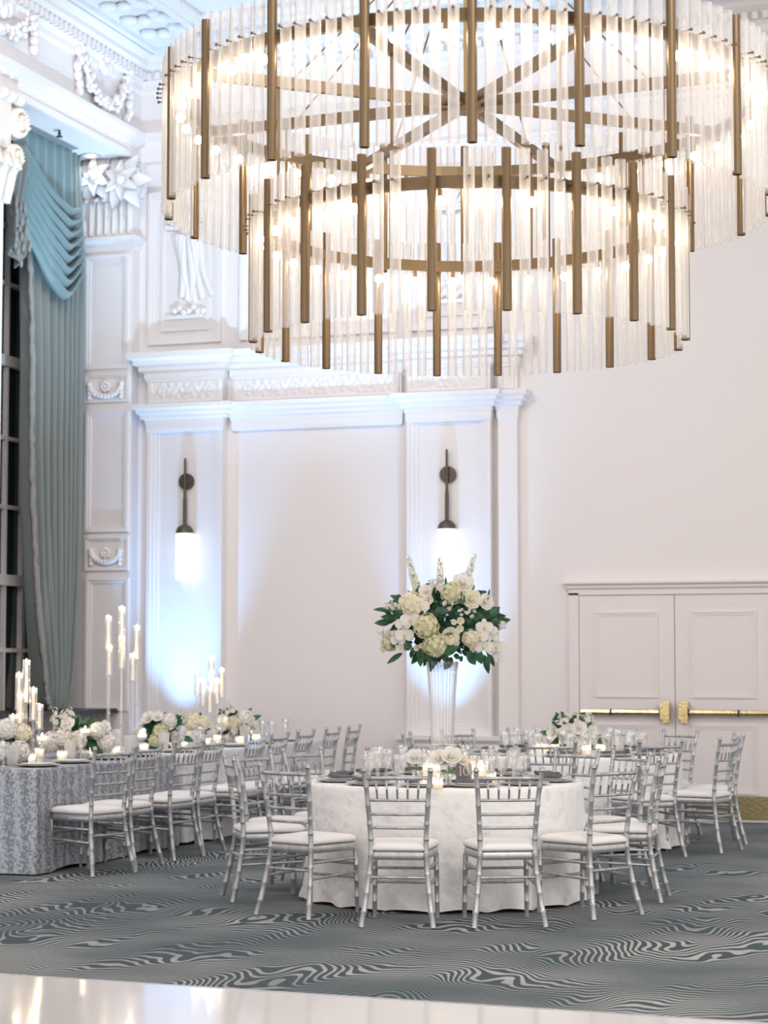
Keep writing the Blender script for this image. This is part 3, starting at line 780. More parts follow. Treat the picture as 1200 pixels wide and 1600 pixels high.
# ================================================================ chiavari chairs
def post(pts, r0, r1, rings, n=10):
    """bamboo-turned rod: tapered tube with raised rings at given fractions"""
    pts = [Vector(p) for p in pts]; L = [0]
    for i in range(1, len(pts)): L.append(L[-1] + (pts[i] - pts[i - 1]).length)
    T = L[-1]; fr = sorted(set([l / T for l in L] + [max(0, min(1, q + d)) for q in rings for d in (-.012, -.005, .005, .012)]))
    out = []; rad = []
    for f in fr:
        d = f * T; i = 0
        while i < len(L) - 2 and L[i + 1] < d: i += 1
        k = (d - L[i]) / (L[i + 1] - L[i]); out.append(pts[i].lerp(pts[i + 1], k))
        bulge = any(abs(f - q) < .0065 for q in rings); rad.append((r0 + (r1 - r0) * f) * (1.16 if bulge else 1))
    b = MB(); b.tube(out, rad, n); return b
REAR = [(.212, -.275, 0), (.190, -.238, .15), (.170, -.207, .32), (.163, -.197, .42), (.163, -.200, .50), (.170, -.213, .62), (.182, -.238, .78), (.196, -.268, .905)]
def rear_at(z, s):
    for a, c in zip(REAR, REAR[1:]):
        if a[2] <= z <= c[2]:
            k = (z - a[2]) / (c[2] - a[2]); return (s * (a[0] + (c[0] - a[0]) * k), a[1] + (c[1] - a[1]) * k, z)
def cham(p): return p
CH = []
for s in (-1, 1):
    b = post([(s * x, y, z) for x, y, z in REAR], .0175, .0145, [.10, .22, .34, .46, .56, .66, .78, .9])
    t_ = (s * REAR[-1][0], REAR[-1][1], REAR[-1][2])
    b.lathe([(.0145, 0), (.019, .004), (.019, .010), (.013, .014), (.017, .020), (.014, .027), (0, .029)], 10, t_)
    CH.append(('leg', b.mesh('rear_leg', SILVER)))
    b = post([(s * .192, .212, 0), (s * .186, .200, .39)], .0135, .0165, [.25, .5, .75]); CH.append(('leg', b.mesh('front_leg', SILVER)))
def seat_loop(off, z, n=8):
    pts = []; hw0, hw1, y0, y1, r = .165 + off, .200 + off, -.205 - off, .215 + off, .06
    cs = [(hw1 - r, y1 - r, 0), (-(hw1 - r), y1 - r, PI / 2), (-(hw0 - .03), y0 + .03, PI), (hw0 - .03, y0 + .03, 1.5 * PI)]
    for i, (x, y, a0) in enumerate(cs):
        rr = r if i < 2 else .03
        for k in range(n): a = a0 + PI / 2 * k / (n - 1); pts.append((x + rr * math.cos(a), y + rr * math.sin(a), z))
    return pts
def loft(loops):
    b = MB(); n = len(loops[0]); vs = [p for l in loops for p in l]
    fs = [(i * n + k, i * n + (k + 1) % n, (i + 1) * n + (k + 1) % n, (i + 1) * n + k) for i in range(len(loops) - 1) for k in range(n)]
    fs += [tuple(range(n))[::-1], tuple(range((len(loops) - 1) * n, len(loops) * n))]
    b.add(vs, fs); return b
CH.append(('seat_frame', loft([seat_loop(-.012, .385), seat_loop(0, .388), seat_loop(.002, .408), seat_loop(0, .432), seat_loop(-.01, .436)]).mesh('seat_frame', SILVER)))
CH.append(('cushion', loft([seat_loop(-.012, .436), seat_loop(.004, .441), seat_loop(.008, .455), seat_loop(.0, .472), seat_loop(-.025, .483), seat_loop(-.08, .489), seat_loop(-.12, .490)]).mesh('cushion', CUSH)))
for z, r_ in ((.868, .0115), (.738, .0095), (.655, .0095), (.575, .0095)):
    a, c = rear_at(z, -1), rear_at(z, 1); m_ = [(a[0] + (c[0] - a[0]) * t, a[1] - .022 * math.sin(PI * t), z) for t in (0, .12, .3, .5, .7, .88, 1)]
    CH.append(('back_rail', post(m_, r_, r_, [.12, .5, .88], 8).mesh('back_rail', SILVER)))
for k in range(5):
    t = (k + 1) / 6; a0, c0 = rear_at(.738, -1), rear_at(.738, 1); a1, c1 = rear_at(.868, -1), rear_at(.868, 1); bow = .022 * math.sin(PI * t)
    CH.append(('spindle', post([(a0[0] + (c0[0] - a0[0]) * t, a0[1] - bow, .738), (a1[0] + (c1[0] - a1[0]) * t, a1[1] - bow, .868)], .0068, .0068, [.5], 8).mesh('spindle', SILVER)))
fl = lambda z, s: (s * (.192 - .006 * z / .39), .212 - .012 * z / .39, z)
for (p, q) in ((fl(.30, -1), fl(.30, 1)), (fl(.215, -1), fl(.215, 1)), (rear_at(.285, -1), rear_at(.285, 1)),
               (rear_at(.33, -1), fl(.335, -1)), (rear_at(.33, 1), fl(.335, 1)), (rear_at(.235, -1), fl(.25, -1)), (rear_at(.235, 1), fl(.25, 1))):
    CH.append(('stretcher', post([p, q], .0092, .0092, [.33, .66], 8).mesh('stretcher', SILVER)))
def chair(pos, face, label, group):
    t = empty('chiavari_chair', (pos[0], pos[1], .002), math.atan2(-face[0], face[1]), label, 'chair', group)
    for nm, me in CH: inst(me, nm, t)
def ring_chairs(c, lst, group):
    for lat, dep, tw, label in lst:
        q = max(1, 1.40 / math.hypot(lat, dep)); lat *= q; dep *= q
        d = (RT * -lat + FH * -dep).normalized(); a = R(tw); d = Vector((d.x * math.cos(a) - d.y * math.sin(a), d.x * math.sin(a) + d.y * math.cos(a), 0))
        p = P(c, lat, dep) + d * .235
        chair(p, d, label, group)
NT = 'number ten table'
ring_chairs(C10, [
    (-.325, -1.56, 5, 'silver chiavari chair at the front of the number ten table, left of its centre'),
    (.325, -1.56, -5, 'silver chiavari chair at the front of the number ten table, right of its centre'),
    (-1.00, -1.08, 4, 'silver chiavari chair at front left of the number ten table, seat pointing right'),
    (.99, -1.08, -2, 'silver chiavari chair at front right of the number ten table, seat pointing left'),
    (-1.335, -.13, 8, 'silver chair seen edge-on at the left side of the number ten table, nearer of two'),
    (1.335, -.16, -8, 'silver chair seen edge-on at the right side of the number ten table, nearer of two'),
    (-1.27, .56, -10, 'silver chair at the left side of the number ten table, farther of two'),
    (1.28, .56, 10, 'silver chair at the right side of the number ten table, farther of two'),
    (-.97, 1.12, 8, 'silver chair behind the number ten table at back left, facing the camera'),
    (.95, 1.02, 0, 'silver chair behind the number ten table at back right, facing the camera'),
    (-.33, 1.37, 0, 'silver chair hidden behind goblets at the back of the number ten table, left of vase'),
    (.36, 1.37, 0, 'silver chair hidden behind goblets at the back of the number ten table, right of vase'),
], 'chairs around the number ten table')
def ang(a, r=1.38): return (r * math.sin(R(a)), -r * math.cos(R(a)))
ring_chairs(CR, [(*ang(a, r_), 0, lb) for a, r_, lb in (
    (-12, 1.36, 'silver chair at the front of the right round table, left of its flowers'),
    (24, 1.36, 'silver chair at the front of the right round table, right of its flowers'),
    (58, 1.38, 'silver chair seen edge-on at the right side of the right round table, nearest of two'),
    (92, 1.38, 'silver chair seen edge-on at the right side of the right round table, farther of two'),
    (132, 1.40, 'silver chair against the white door at back right of the right round table'),
    (158, 1.38, 'silver chair hidden behind the low flowers at the back of the right round table'),
    (-169, 1.38, 'silver chair at the back of the right round table, left of its flowers'),
    (-139, 1.38, 'silver chair just right of the tall vase, at back left of the right round table'),
    (-100, 1.36, 'silver chair just left of the tall vase, at left of the right round table'),
    (-50, 1.38, 'silver chair hidden behind the tall vase at front left of the right round table'))],
    'chairs around the right round table')
for yy, x_, rz, lb in ((13.60, -6.79, 20, 'nearest silver chair along the grey clothed long table at the left'),
                       (14.19, -6.80, 3, 'second silver chair from the camera along the left long table'),
                       (14.87, -6.78, 8, 'third silver chair from the camera along the left long table'),
                       (15.36, -6.78, 0, 'fourth silver chair along the left long table, before the gap between cloths'),
                       (16.22, -6.76, 0, 'fifth silver chair along the left long tables, half behind a round table chair'),
                       (16.74, -6.76, 0, 'sixth silver chair along the left long tables'),
                       (17.37, -6.76, 0, 'third silver chair from the far end of the left long tables'),
                       (18.07, -6.76, -2, 'second silver chair from the far end of the left long tables'),
                       (18.66, -6.76, -4, 'farthest silver chair at the end of the left long tables')):
    a = R(90 - rz); d = Vector((-math.sin(a), math.cos(a), 0))
    chair((x_ + d.x * .235, yy + d.y * .235), d, lb, 'chairs along the left long tables')

# ================================================================ tableware prototypes
def lathe_mesh(name, prof, m, n=20, flute=0, nf=0):
    b = MB(); b.lathe(prof, n, flute=flute, nf=nf, caps=False); return b.mesh(name, m)
GOB = lathe_mesh('goblet', [(0, .0), (.034, .001), (.036, .005), (.012, .013), (.0075, .03), (.010, .048), (.0075, .056), (.014, .068), (.028, .085), (.038, .115), (.043, .155), (.045, .186), (.0435, .186), (.040, .15), (.034, .112), (.018, .083), (0, .078)], CRYST, 32, .035, 16)
WINE = lathe_mesh('wine_glass', [(0, .0), (.030, .001), (.032, .004), (.010, .012), (.006, .035), (.006, .075), (.012, .085), (.026, .105), (.031, .135), (.033, .175), (.036, .212), (.0347, .212), (.030, .16), (.022, .108), (0, .09)], CRYST, 32, .03, 16)
TUMB = lathe_mesh('tumbler', [(0, .003), (.030, .003), (.032, .0), (.034, .02), (.044, .13), (.0445, .135), (.042, .13), (.031, .025), (0, .022)], FROST, 28, .02, 14)
PLT = lathe_mesh('charger', [(0, .004), (.09, .004), (.10, 0), (.12, .004), (.160, .014), (.166, .018), (.158, .018), (.115, .010), (0, .010)], PLATE, 48, .012, 12)
DSH = lathe_mesh('plate', [(0, .004), (.07, .004), (.075, 0), (.09, .004), (.122, .012), (.125, .016), (.118, .016), (.085, .009), (0, .008)], CHINA, 40, .010, 10)
def napkin_mesh():
    b = MB(); n = 24
    def fn(u, v, z): return ((u - .5) * .24, (v - .5) * (.105 + .008 * math.sin(u * 30)), z * .75 + .003 * math.sin(u * 9 + v * 5))
    b.grid(lambda u, v: fn(u, v, .022), n, 6); b.grid(lambda u, v: fn(1 - u, v, .0), n, 6)
    for vv in (0, 1): b.grid(lambda u, v: fn(u if vv == 0 else 1 - u, vv, .022 * v), n, 1)
    for uu in (0, 1): b.grid(lambda u, v: fn(uu, u if uu == 1 else 1 - u, .022 * v), 6, 1)
    return b.mesh('napkin', NAVY)
NAP = napkin_mesh()
def put(me, name, loc, label, cat, group, rz=0.0, sc=None):
    return tag(inst(me, name, None, loc, (0, 0, rz), sc), label, cat, group)
def votive_mesh():
    b = MB(); b.lathe([(0, .002), (.030, .002), (.032, 0), (.034, .07), (.0325, .07), (.030, .006), (0, .006)], 20, caps=False); return b.mesh('glass', FROST_T)
FROST_T = clear('votive_glass', .55, .12, .33, rough=.2, dcol=(1, .93, .84))
def votive(loc, label, group, s=1.0):
    t = empty('votive_candle', loc, 0, label, 'candle', group); t.scale = (s, s, s)
    b = MB(); b.lathe([(0, .006), (.028, .006), (.029, .012), (.029, .035), (0, .036)], 16, caps=False); b.build('wax', VOTWAX, t)
    b = MB(); b.ball((0, 0, .046), (.005, .005, .011), 8, 6); b.build('flame', FLAME, t)
    inst(VOTM, 'glass', t); return t
VOTM = votive_mesh()
OCC = {}
def free(key, p, r):
    for q, s in OCC.setdefault(key, []):
        if (Vector(p).xy - Vector(q).xy).length < r + s: return False
    OCC[key].append((p, r)); return True
rnd = random.Random(21)
SET10 = 'on the number ten round table'
SETR = 'on the round table by the door'
def round_setting(c, key, angles, where, nrad=.715, extra=True):
    for a in angles:
        p = P(c, nrad * math.sin(a), -nrad * math.cos(a), ZT + .001); rz = YAW + a
        OCC.setdefault(key, []).append((p, .16))
        put(PLT, 'charger_plate', p, 'silver scalloped charger plate ' + where, 'plate', 'chargers ' + where, rz)
        put(DSH, 'dinner_plate', (p.x, p.y, p.z + .0102), 'white plate lying in a silver charger ' + where, 'plate', 'white plates ' + where, rz)
        put(NAP, 'napkin', (p.x, p.y, p.z + .0275), 'folded slate napkin lying on a white plate ' + where, 'napkin', 'napkins ' + where, rz)
    for a in angles:
        for me, nm, da, rr, lb in ((GOB, 'water_goblet', .10, .50, 'cut crystal water goblet '), (WINE, 'wine_glass', -.09, .46, 'tall cut crystal wine glass '), (GOB, 'water_goblet', .27, .60, 'cut crystal water goblet ')):
            aa = a + da + rnd.uniform(-.03, .03); r_ = rr + rnd.uniform(-.02, .02); p = P(c, r_ * math.sin(aa), -r_ * math.cos(aa), ZT + .001)
            if not free(key, p, .046): continue
            put(me, nm, p, lb + where, 'glass', lb + where, rnd.uniform(0, 3))

# ================================================================ flowers
def rose_mesh(m):
    b = MB()
    for k, (n, r0, r1, h, sp, fl_) in enumerate(((3, .12, .30, .78, 2.6, 0), (4, .22, .48, .82, 2.0, .05), (5, .32, .72, .80, 1.7, .10), (6, .38, .98, .70, 1.45, .16))):
        for i in range(n):
            a0 = 2 * PI * (i + k * .37) / n
            def fn(u, v, a0=a0):
                q = 2 * u - 1; a = a0 + q * sp / 2 * (.55 + .45 * math.sin(PI * min(1, .15 + v * .8)))
                r = r0 * .4 + (r1 - r0 * .4) * v ** .8 + fl_ * v ** 3 - .05 * q * q
                return (r * math.cos(a), r * math.sin(a), h * v * (1 - .22 * q * q) - fl_ * .55 * v ** 4 - .1)
            b.grid(fn, 5, 4)
    b.ball((0, 0, .25), (.22, .22, .45), 8, 6); b.ball((0, 0, -.05), (.4, .4, .25), 8, 5)
    return b.mesh('rose', m)
def petal4(b, M, n, L, W, cup, spin=0):
    for i in range(n):
        a = 2 * PI * i / n + spin; ca, sa = math.cos(a), math.sin(a)
        def fn(u, v):
            q = 2 * u - 1; wv = W * math.sin(PI * (.12 + .80 * v)); x = L * v; y = q * wv; z = cup * (v * v + .5 * q * q * v)
            return M @ Vector((x * ca - y * sa, x * sa + y * ca, z))
        b.grid(fn, 2, 3)
def facing(n): return Vector(n).to_track_quat('Z', 'Y').to_matrix().to_4x4()
def hydrangea_mesh(m, seed):
    b = MB(); rr = random.Random(seed); N = 85
    b.ball((0, 0, 0), .84, 12, 8)
    for i in range(N):
        z = 1 - 1.75 * (i + .5) / N; r = math.sqrt(max(0, 1 - z * z)); a = i * 2.39996; n = Vector((r * math.cos(a), r * math.sin(a), z))
        n = (n + Vector((rr.uniform(-.2, .2), rr.uniform(-.2, .2), rr.uniform(-.2, .2)))).normalized()
        M = Matrix.Translation(n * rr.uniform(.84, .99)) @ facing(n); petal4(b, M, 4, .21, .13, .05, rr.uniform(0, 6))
    return b.mesh('hydrangea', m)
def cluster_mesh(m, seed):
    b = MB(); rr = random.Random(seed)
    for i in range(16):
        n = Vector((rr.gauss(0, 1), rr.gauss(0, 1), abs(rr.gauss(0, 1)) + .1)).normalized()
        M = Matrix.Translation(n * rr.uniform(.5, .95)) @ facing(n); petal4(b, M, 5, .34, .16, .10, rr.uniform(0, 6))
        b.ball(n * .6, .12, 6, 4)
    return b.mesh('blossom_cluster', m)
def orchid_mesh():
    b = MB()
    def pet(a, L, W, cup):
        ca, sa = math.cos(a), math.sin(a)
        def fn(u, v):
            q = 2 * u - 1; wv = W * math.sin(PI * (.10 + .78 * v)) ** .8; x = L * v; y = q * wv; z = cup * math.sin(v * 2.4) - .10 * q * q * v
            return (x * ca - y * sa, x * sa + y * ca, z)
        b.grid(fn, 4, 5)
    for a, L, W in ((0, 1, .55), (PI, 1, .55)): pet(a, L, W, .22)
    for a in (PI / 2, PI / 2 + 2.2, PI / 2 - 2.2): pet(a, .92, .33, .10)
    b.mi = 1; b.ball((0, -.10, .14), (.12, .16, .14), 8, 6); b.ball((0, -.26, .12), (.09, .12, .06), 8, 5)
    return b.mesh('orchid', [PETW, LIP])
def spike_mesh(n, bend, seed):
    """flower spike of unit length along +z"""
    b = MB(); rr = random.Random(seed); b.mi = 1
    f = lambda t: Vector((bend * t * t, 0, t))
    b.tube([f(i / 10) for i in range(11)], [.016 - .011 * i / 10 for i in range(11)], 6)
    for i in range(n):
        t = .12 + .86 * i / n; a = i * 2.4; s = .115 * (1.15 - t * .7); o_ = Vector((math.cos(a), math.sin(a), .25)); p = f(t) + o_ * (.10 * (1.1 - .6 * t))
        b.mi = 1; b.tube([f(t), p], .005, 4)
        b.mi = 0
        if t > .88: b.ball(p, s * .45, 6, 4)
        else: petal4(b, Matrix.Translation(p) @ facing(o_), 5, s, s * .5, s * .3, a)
    return b.mesh('delphinium', [PETD, STEM])
ROSE_W, ROSE_C = rose_mesh(PETW), rose_mesh(PETC)
HYD_C, HYD_G = hydrangea_mesh(PETC, 1), hydrangea_mesh(PETG, 2); HYD_W = hydrangea_mesh(PETW, 4)
CLU = cluster_mesh(PETW, 3); ORC = orchid_mesh()
SPK = [spike_mesh(22, .16, 1), spike_mesh(22, -.05, 2), spike_mesh(15, .2, 3)]
KIND = {'rw': (ROSE_W, 'white_rose'), 'rc': (ROSE_C, 'cream_rose'), 'hc': (HYD_C, 'hydrangea'), 'hg': (HYD_G, 'hydrangea'), 'hw': (HYD_W, 'hydrangea'), 'cl': (CLU, 'blossom_cluster'), 'or': (ORC, 'orchid')}
def bloom(k, parent, loc, n, r, spin=0.0):
    me, nm = KIND[k]; r *= .9 if k in ('rw', 'rc') else 1; q = Vector(n).to_track_quat('Z', 'Y').to_matrix().to_4x4() @ Matrix.Rotation(spin, 4, 'Z')
    return inst(me, nm, parent, loc, q.to_euler(), r)
# ---- tall vase on table ten
vp = P(C10, (691 - 695) / 234, 0, ZT + .001)
tv = empty('crystal_vase', vp, YAW, 'tall ribbed crystal trumpet vase in the middle of the number ten table', 'vase')
b = MB(); b.lathe([(.072, .235), (.074, .26), (.078, .40), (.086, .55), (.096, .70), (.104, .785), (.101, .785), (.092, .70), (.082, .55), (.073, .40), (.066, .25)], 120, flute=.05, nf=24, caps=False); b.build('body', VASEG, tv)
b = MB(); b.lathe([(.095, 0), (.10, .008), (.075, .03), (.045, .07), (.04, .12), (.055, .17), (.085, .20), (.092, .215), (.092, .235), (.07, .237)], 40, flute=.03, nf=10); b.build('foot', CRYST, tv)
# ---- its arrangement
PXM = 1 / 234
ta = empty('flower_arrangement', (vp.x, vp.y, vp.z + .790), YAW, 'large white and green flower arrangement on top of the tall crystal vase', 'flowers')
zr = lambda py: (1040 - py) * PXM
def dome(px, py):
    x = (px - 692) * PXM; z = zr(py); q = 1 - (x / .47) ** 2 - ((z - .28) / .38) ** 2
    y = -.30 * math.sqrt(max(q, .06)); return Vector((x, y, z)), Vector((x / .22, y / .09 * .6, (z - .28) / .14))
BL = [('hg', 665, 987, 20), ('hg', 680, 1016, 19), ('hg', 706, 935, 18), ('hc', 642, 953, 20), ('hg', 608, 1013, 13), ('rc', 703, 1001, 14), ('hc', 735, 1006, 14),
      ('rw', 722, 921, 17), ('rc', 735, 946, 16), ('rw', 757, 950, 13), ('rw', 665, 934, 11), ('rc', 668, 947, 9), ('cl', 683, 925, 16), ('cl', 699, 954, 10), ('cl', 734, 967, 9), ('cl', 670, 947, 8), ('cl', 720, 966, 7),
      ('or', 657, 956, 14), ('or', 646, 960, 12), ('or', 641, 977, 16), ('or', 630, 983, 13), ('or', 632, 1000, 15), ('or', 622, 1008, 12), ('or', 626, 1020, 9),
      ('or', 755, 988, 14), ('or', 765, 993, 11), ('or', 748, 1002, 14), ('or', 754, 1018, 15), ('or', 775, 1018, 15), ('or', 779, 1036, 10), ('or', 768, 1004, 10),
      ('rc', 718, 979, 6), ('rc', 717, 991, 6), ('rc', 708, 981, 4.5), ('rc', 712, 1012, 5), ('rc', 652, 1020, 6), ('rc', 659, 1025, 5), ('rc', 659, 1017, 5), ('rc', 740, 1018, 9), ('cl', 606, 955, 7), ('cl', 616, 955, 8), ('cl', 602, 996, 8), ('cl', 612, 997, 9), ('cl', 784, 985, 8), ('cl', 599, 1022, 6)]
rnd = random.Random(8)
for k, px, py, rp in BL:
    p, n = dome(px, py); n = Vector((n.x, n.y - 1.2, n.z)).normalized(); r = rp * PXM
    if k == 'or': n = Vector((n.x * .5, -1, n.z * .3 + .1)).normalized(); p = p + Vector((0, -.03, 0))
    bloom(k, ta, p + n * (-r * .15), n, r, 0 if k == 'or' else rnd.uniform(0, 6))
for (x0, y0, x1, y1, k, m_) in ((658, 948, 636, 876, 0, -1), (687, 945, 690, 876, 1, 1), (729, 918, 742, 872, 2, 1), (628, 960, 600, 951, 2, -1), (625, 1000, 588, 996, 2, -1), (768, 968, 790, 992, 2, 1), (762, 950, 774, 942, 2, 1)):
    p, _ = dome(x0, y0); p.y *= .4; q = Vector(((x1 - 692) * PXM, p.y - .02, zr(y1))); d = q - p
    me = SPK[k]; M = d.to_track_quat('Z', 'Y'); o = inst(me, 'delphinium', ta, p, M.to_euler(), (d.length * (.8 if k == 2 else .62), d.length * (.8 if k == 2 else .62), d.length))
b = MB()
for i in range(520):
    while True:
        q = Vector((rnd.uniform(-1, 1), rnd.uniform(-1, 1), rnd.uniform(-1, 1)))
        if .2 < q.length < .92: break
    p = Vector((q.x * .40, q.y * .25, .26 + q.z * .27)); d = (Vector((q.x, q.y, q.z * .6)) + Vector((rnd.uniform(-.7, .7), rnd.uniform(-.7, .7), rnd.uniform(-.5, .5))))
    n = Vector((rnd.uniform(-.6, .6), -1, rnd.uniform(-.3, .9)))
    L = rnd.uniform(.06, .12)
    if p.z > .40: L *= .8
    leaf_into(b, p, d, n, L, L * rnd.uniform(.35, .55), rnd.uniform(0, .3))
for (x0, y0, x1, y1, wd) in ((630, 1028, 606, 1043, 9), (657, 1020, 657, 1048, 13), (755, 1030, 763, 1059, 11), (760, 1028, 772, 1048, 9), (625, 1020, 612, 1008, 15), (630, 962, 615, 976, 8), (637, 975, 616, 983, 7), (764, 970, 776, 962, 11), (760, 948, 764, 929, 4), (696, 942, 696, 911, 5), (690, 1030, 714, 1018, 17), (674, 1008, 691, 1018, 8), (692, 1000, 706, 997, 4), (728, 1026, 742, 1045, 16), (742, 1022, 752, 1044, 14), (716, 1034, 722, 1040, 9), (664, 1030, 676, 1040, 10), (640, 1024, 634, 1012, 14), (700, 965, 680, 962, 12), (722, 955, 716, 932, 12), (765, 985, 775, 975, 8)):
    p, n = dome(x0, y0); q, _ = dome(x1, y1); q.y = min(q.y, p.y + .04) - .02; p.y -= .02; leaf_into(b, p, q - p, (0, -1, .35), (q - p).length * 1.1, wd * PXM, .12)
fo = b.build('foliage', LEAF, ta)
b = MB()
for i in range(14): a = i * 2.4; b.tube([(.05 * math.cos(a), .05 * math.sin(a), .0), (.02 * math.cos(a), .02 * math.sin(a), .06), (.14 * math.cos(a), .10 * math.sin(a), .2)], .006, 5)
b.build('stems', STEM, ta)
# ---- low arrangements: glass bowl and a mound of blooms
def low_arr(loc, label, blooms, w_, h_, seed, leaves=100, spikes=(), bowl=True, big=()):
    rr = random.Random(seed); t = empty('flower_arrangement', loc, YAW, label, 'flowers')
    if bowl:
        b = MB(); b.lathe([(.045, .0), (.05, .004), (.055, .05), (.06, .085), (.058, .085), (.05, .01), (0, .01)], 20, caps=False); b.build('bowl', CRYST, t)
    b = MB()
    for i in range(leaves):
        a = rr.uniform(0, 6.28); e = rr.uniform(-.25, 1.0); d = Vector((math.cos(a), math.sin(a) * .7, e)); p = Vector((d.x * w_ * .35, d.y * w_ * .3, .09 + max(0, e) * h_ * .5)); L = rr.uniform(.06, .125)
        leaf_into(b, p, d, (rr.uniform(-.5, .5), -1, rr.uniform(.2, 1)), L, L * rr.uniform(.4, .65), rr.uniform(0, .4))
    for (x, z, dx, dz, L, W) in big: leaf_into(b, (x, -w_ * .35, z), (dx, -.25, dz), (0, -1, .4), L, W, .2)
    b.build('foliage', LEAF, t)
    for (k, x, z, r) in blooms:
        q = 1 - (x / w_) ** 2 - ((z - .1) / (h_ * 1.15)) ** 2; y = -w_ * .75 * math.sqrt(max(q, .0)); n = Vector((x / w_, -.8, (z - .08) / h_)).normalized()
        bloom(k, t, Vector((x, y, z)), n, r, rr.uniform(0, 6))
    for (x, z, L, tilt) in spikes: inst(SPK[2], 'delphinium', t, (x, 0, z), (rr.uniform(-.1, .1), tilt, 0), (L * .9, L * .9, L))
    return t
def tz(px, py): q = onZ(px, py, ZT); return (q.x, q.y, ZT + .001)
AXM = -7.85
def along(px, x=AXM):
    """point of the long tables' line X=x seen at photo column px"""
    q = onX(px, 1150, x); return (x, q.y, ZT + .001)
LOWA = 'on the long table at the left'
low_arr(along(8, -7.88), 'big white hydrangea arrangement at the left edge of the photo on the grey table', [('hw', -.10, .22, .085), ('hw', .04, .27, .08), ('hw', -.03, .10, .095), ('hw', .13, .10, .085), ('hc', .15, .24, .07), ('hw', -.16, .10, .08)], .22, .3, 31, 120, big=((.0, .24, .3, -.3, .12, .08), (.10, .08, .6, -.5, .13, .09), (-.1, .05, -.2, -.6, .12, .08)))
low_arr(along(118, -7.88), 'flowers with tall blossoms between the first two candelabra on the grey table', [('hw', -.16, .13, .085), ('hw', -.07, .16, .08), ('hc', .05, .15, .075), ('hc', .0, .09, .06), ('cl', -.12, .30, .06), ('cl', -.04, .34, .06), ('hw', .20, .22, .07), ('rw', -.03, .27, .06), ('rw', .25, .25, .05), ('hw', .27, .12, .08), ('cl', -.05, .22, .06)], .30, .34, 32, 120, ((-.06, .2, .22, -.1), (-.14, .18, .24, -.3)), big=((.12, .16, .6, .3, .12, .075), (.15, .10, .5, -.4, .13, .09), (.05, .2, .2, -.5, .1, .07)))
low_arr(along(253, -7.88), 'white and green flowers right of the tallest candelabra on the long tables', [('cl', -.16, .17, .075), ('cl', -.22, .12, .07), ('hg', .01, .16, .07), ('rw', -.10, .27, .065), ('rw', -.02, .28, .055), ('hw', .08, .25, .07), ('cl', .16, .12, .06), ('hg', -.04, .08, .06), ('cl', .12, .17, .05)], .26, .32, 33, 120, ((-.05, .2, .17, -.1), (.12, .18, .18, .15)), big=((.14, .18, .3, .5, .1, .06), (.2, .1, .7, -.2, .1, .06), (-.05, .06, -.2, -.6, .1, .07), (.05, .05, .1, -.6, .1, .07)))
low_arr(along(308, -7.88), 'small cream hydrangea in a glass left of the farthest candelabra', [('hc', -.03, .22, .085), ('hc', .06, .21, .07)], .12, .3, 34, 14)
low_arr(along(367, -7.88), 'white flowers with dark leaves at the right of the farthest candelabra', [('hw', -.10, .19, .08), ('hc', .0, .18, .075), ('hw', .10, .24, .08), ('cl', -.04, .30, .07), ('cl', .05, .12, .09), ('cl', .0, .06, .08), ('rw', .16, .20, .05)], .24, .32, 35, 120, ((-.05, .2, .2, -.2),), big=((.15, .2, .7, .4, .13, .06), (.12, .06, .3, -.7, .14, .08), (-.12, .07, -.2, -.7, .14, .08)))
low_arr((*P(CR, 0, -.02)[:2], ZT + .001), 'low white rose arrangement with dark leaves on the right round table', [('rw', -.17, .17, .06), ('rw', -.05, .19, .065), ('rw', .04, .21, .07), ('cl', -.08, .29, .06), ('rw', .09, .12, .06), ('cl', .13, .28, .06), ('cl', .0, .30, .055), ('rc', -.02, .11, .06), ('rw', .15, .18, .06), ('cl', -.13, .22, .06), ('hw', .02, .07, .07)], .25, .34, 36, 120, ((-.05, .22, .14, -.1), (.1, .22, .14, .1)), big=((-.12, .10, -.05, -.6, .13, .10), (.2, .10, .5, .0, .11, .08), (-.2, .16, -.6, .2, .09, .05), (.0, .28, .2, .5, .07, .04), (.1, .26, .4, .3, .07, .04)))
def bud_vase(loc, label, blooms, seed):
    t = empty('flower_arrangement', loc, YAW, label, 'flowers')
    b = MB(); b.lathe([(0, .003), (.022, .003), (.024, 0), (.026, .05), (.030, .085), (.0285, .085), (.022, .01)], 18, caps=False); b.build('bud_vase', CRYST, t)
    b = MB(); b.tube([(0, 0, .01), (.003, 0, .12)], .004, 6)
    for s in (-1, 1): leaf_into(b, (0, 0, .075), (s * .8, -.3, .35), (0, -1, .5), .055, .03)
    b.build('stem', STEM, t)
    for k, x, z, r in blooms: bloom(k, t, (x, -.01, z), (x * 4, -.7, .6), r, x * 30)
p = tz(650, 1222); bud_vase(p, 'single white rose in a small glass left of the tall vase on table ten', [('rw', -.01, .150, .062), ('rw', .03, .145, .045)], 1)
p = tz(700, 1227); bud_vase(p, 'white roses in a small glass beside the table number sign', [('rw', -.06, .165, .062), ('rw', .02, .175, .07), ('rc', .09, .150, .045), ('rw', -.02, .145, .05)], 2)
OCC['t10'] = [(vp, .11), (tz(650, 1222), .07), (tz(700, 1227), .07), (tz(725, 1223), .08)]
OCC['r'] = [(P(CR, 0, 0), .12)]

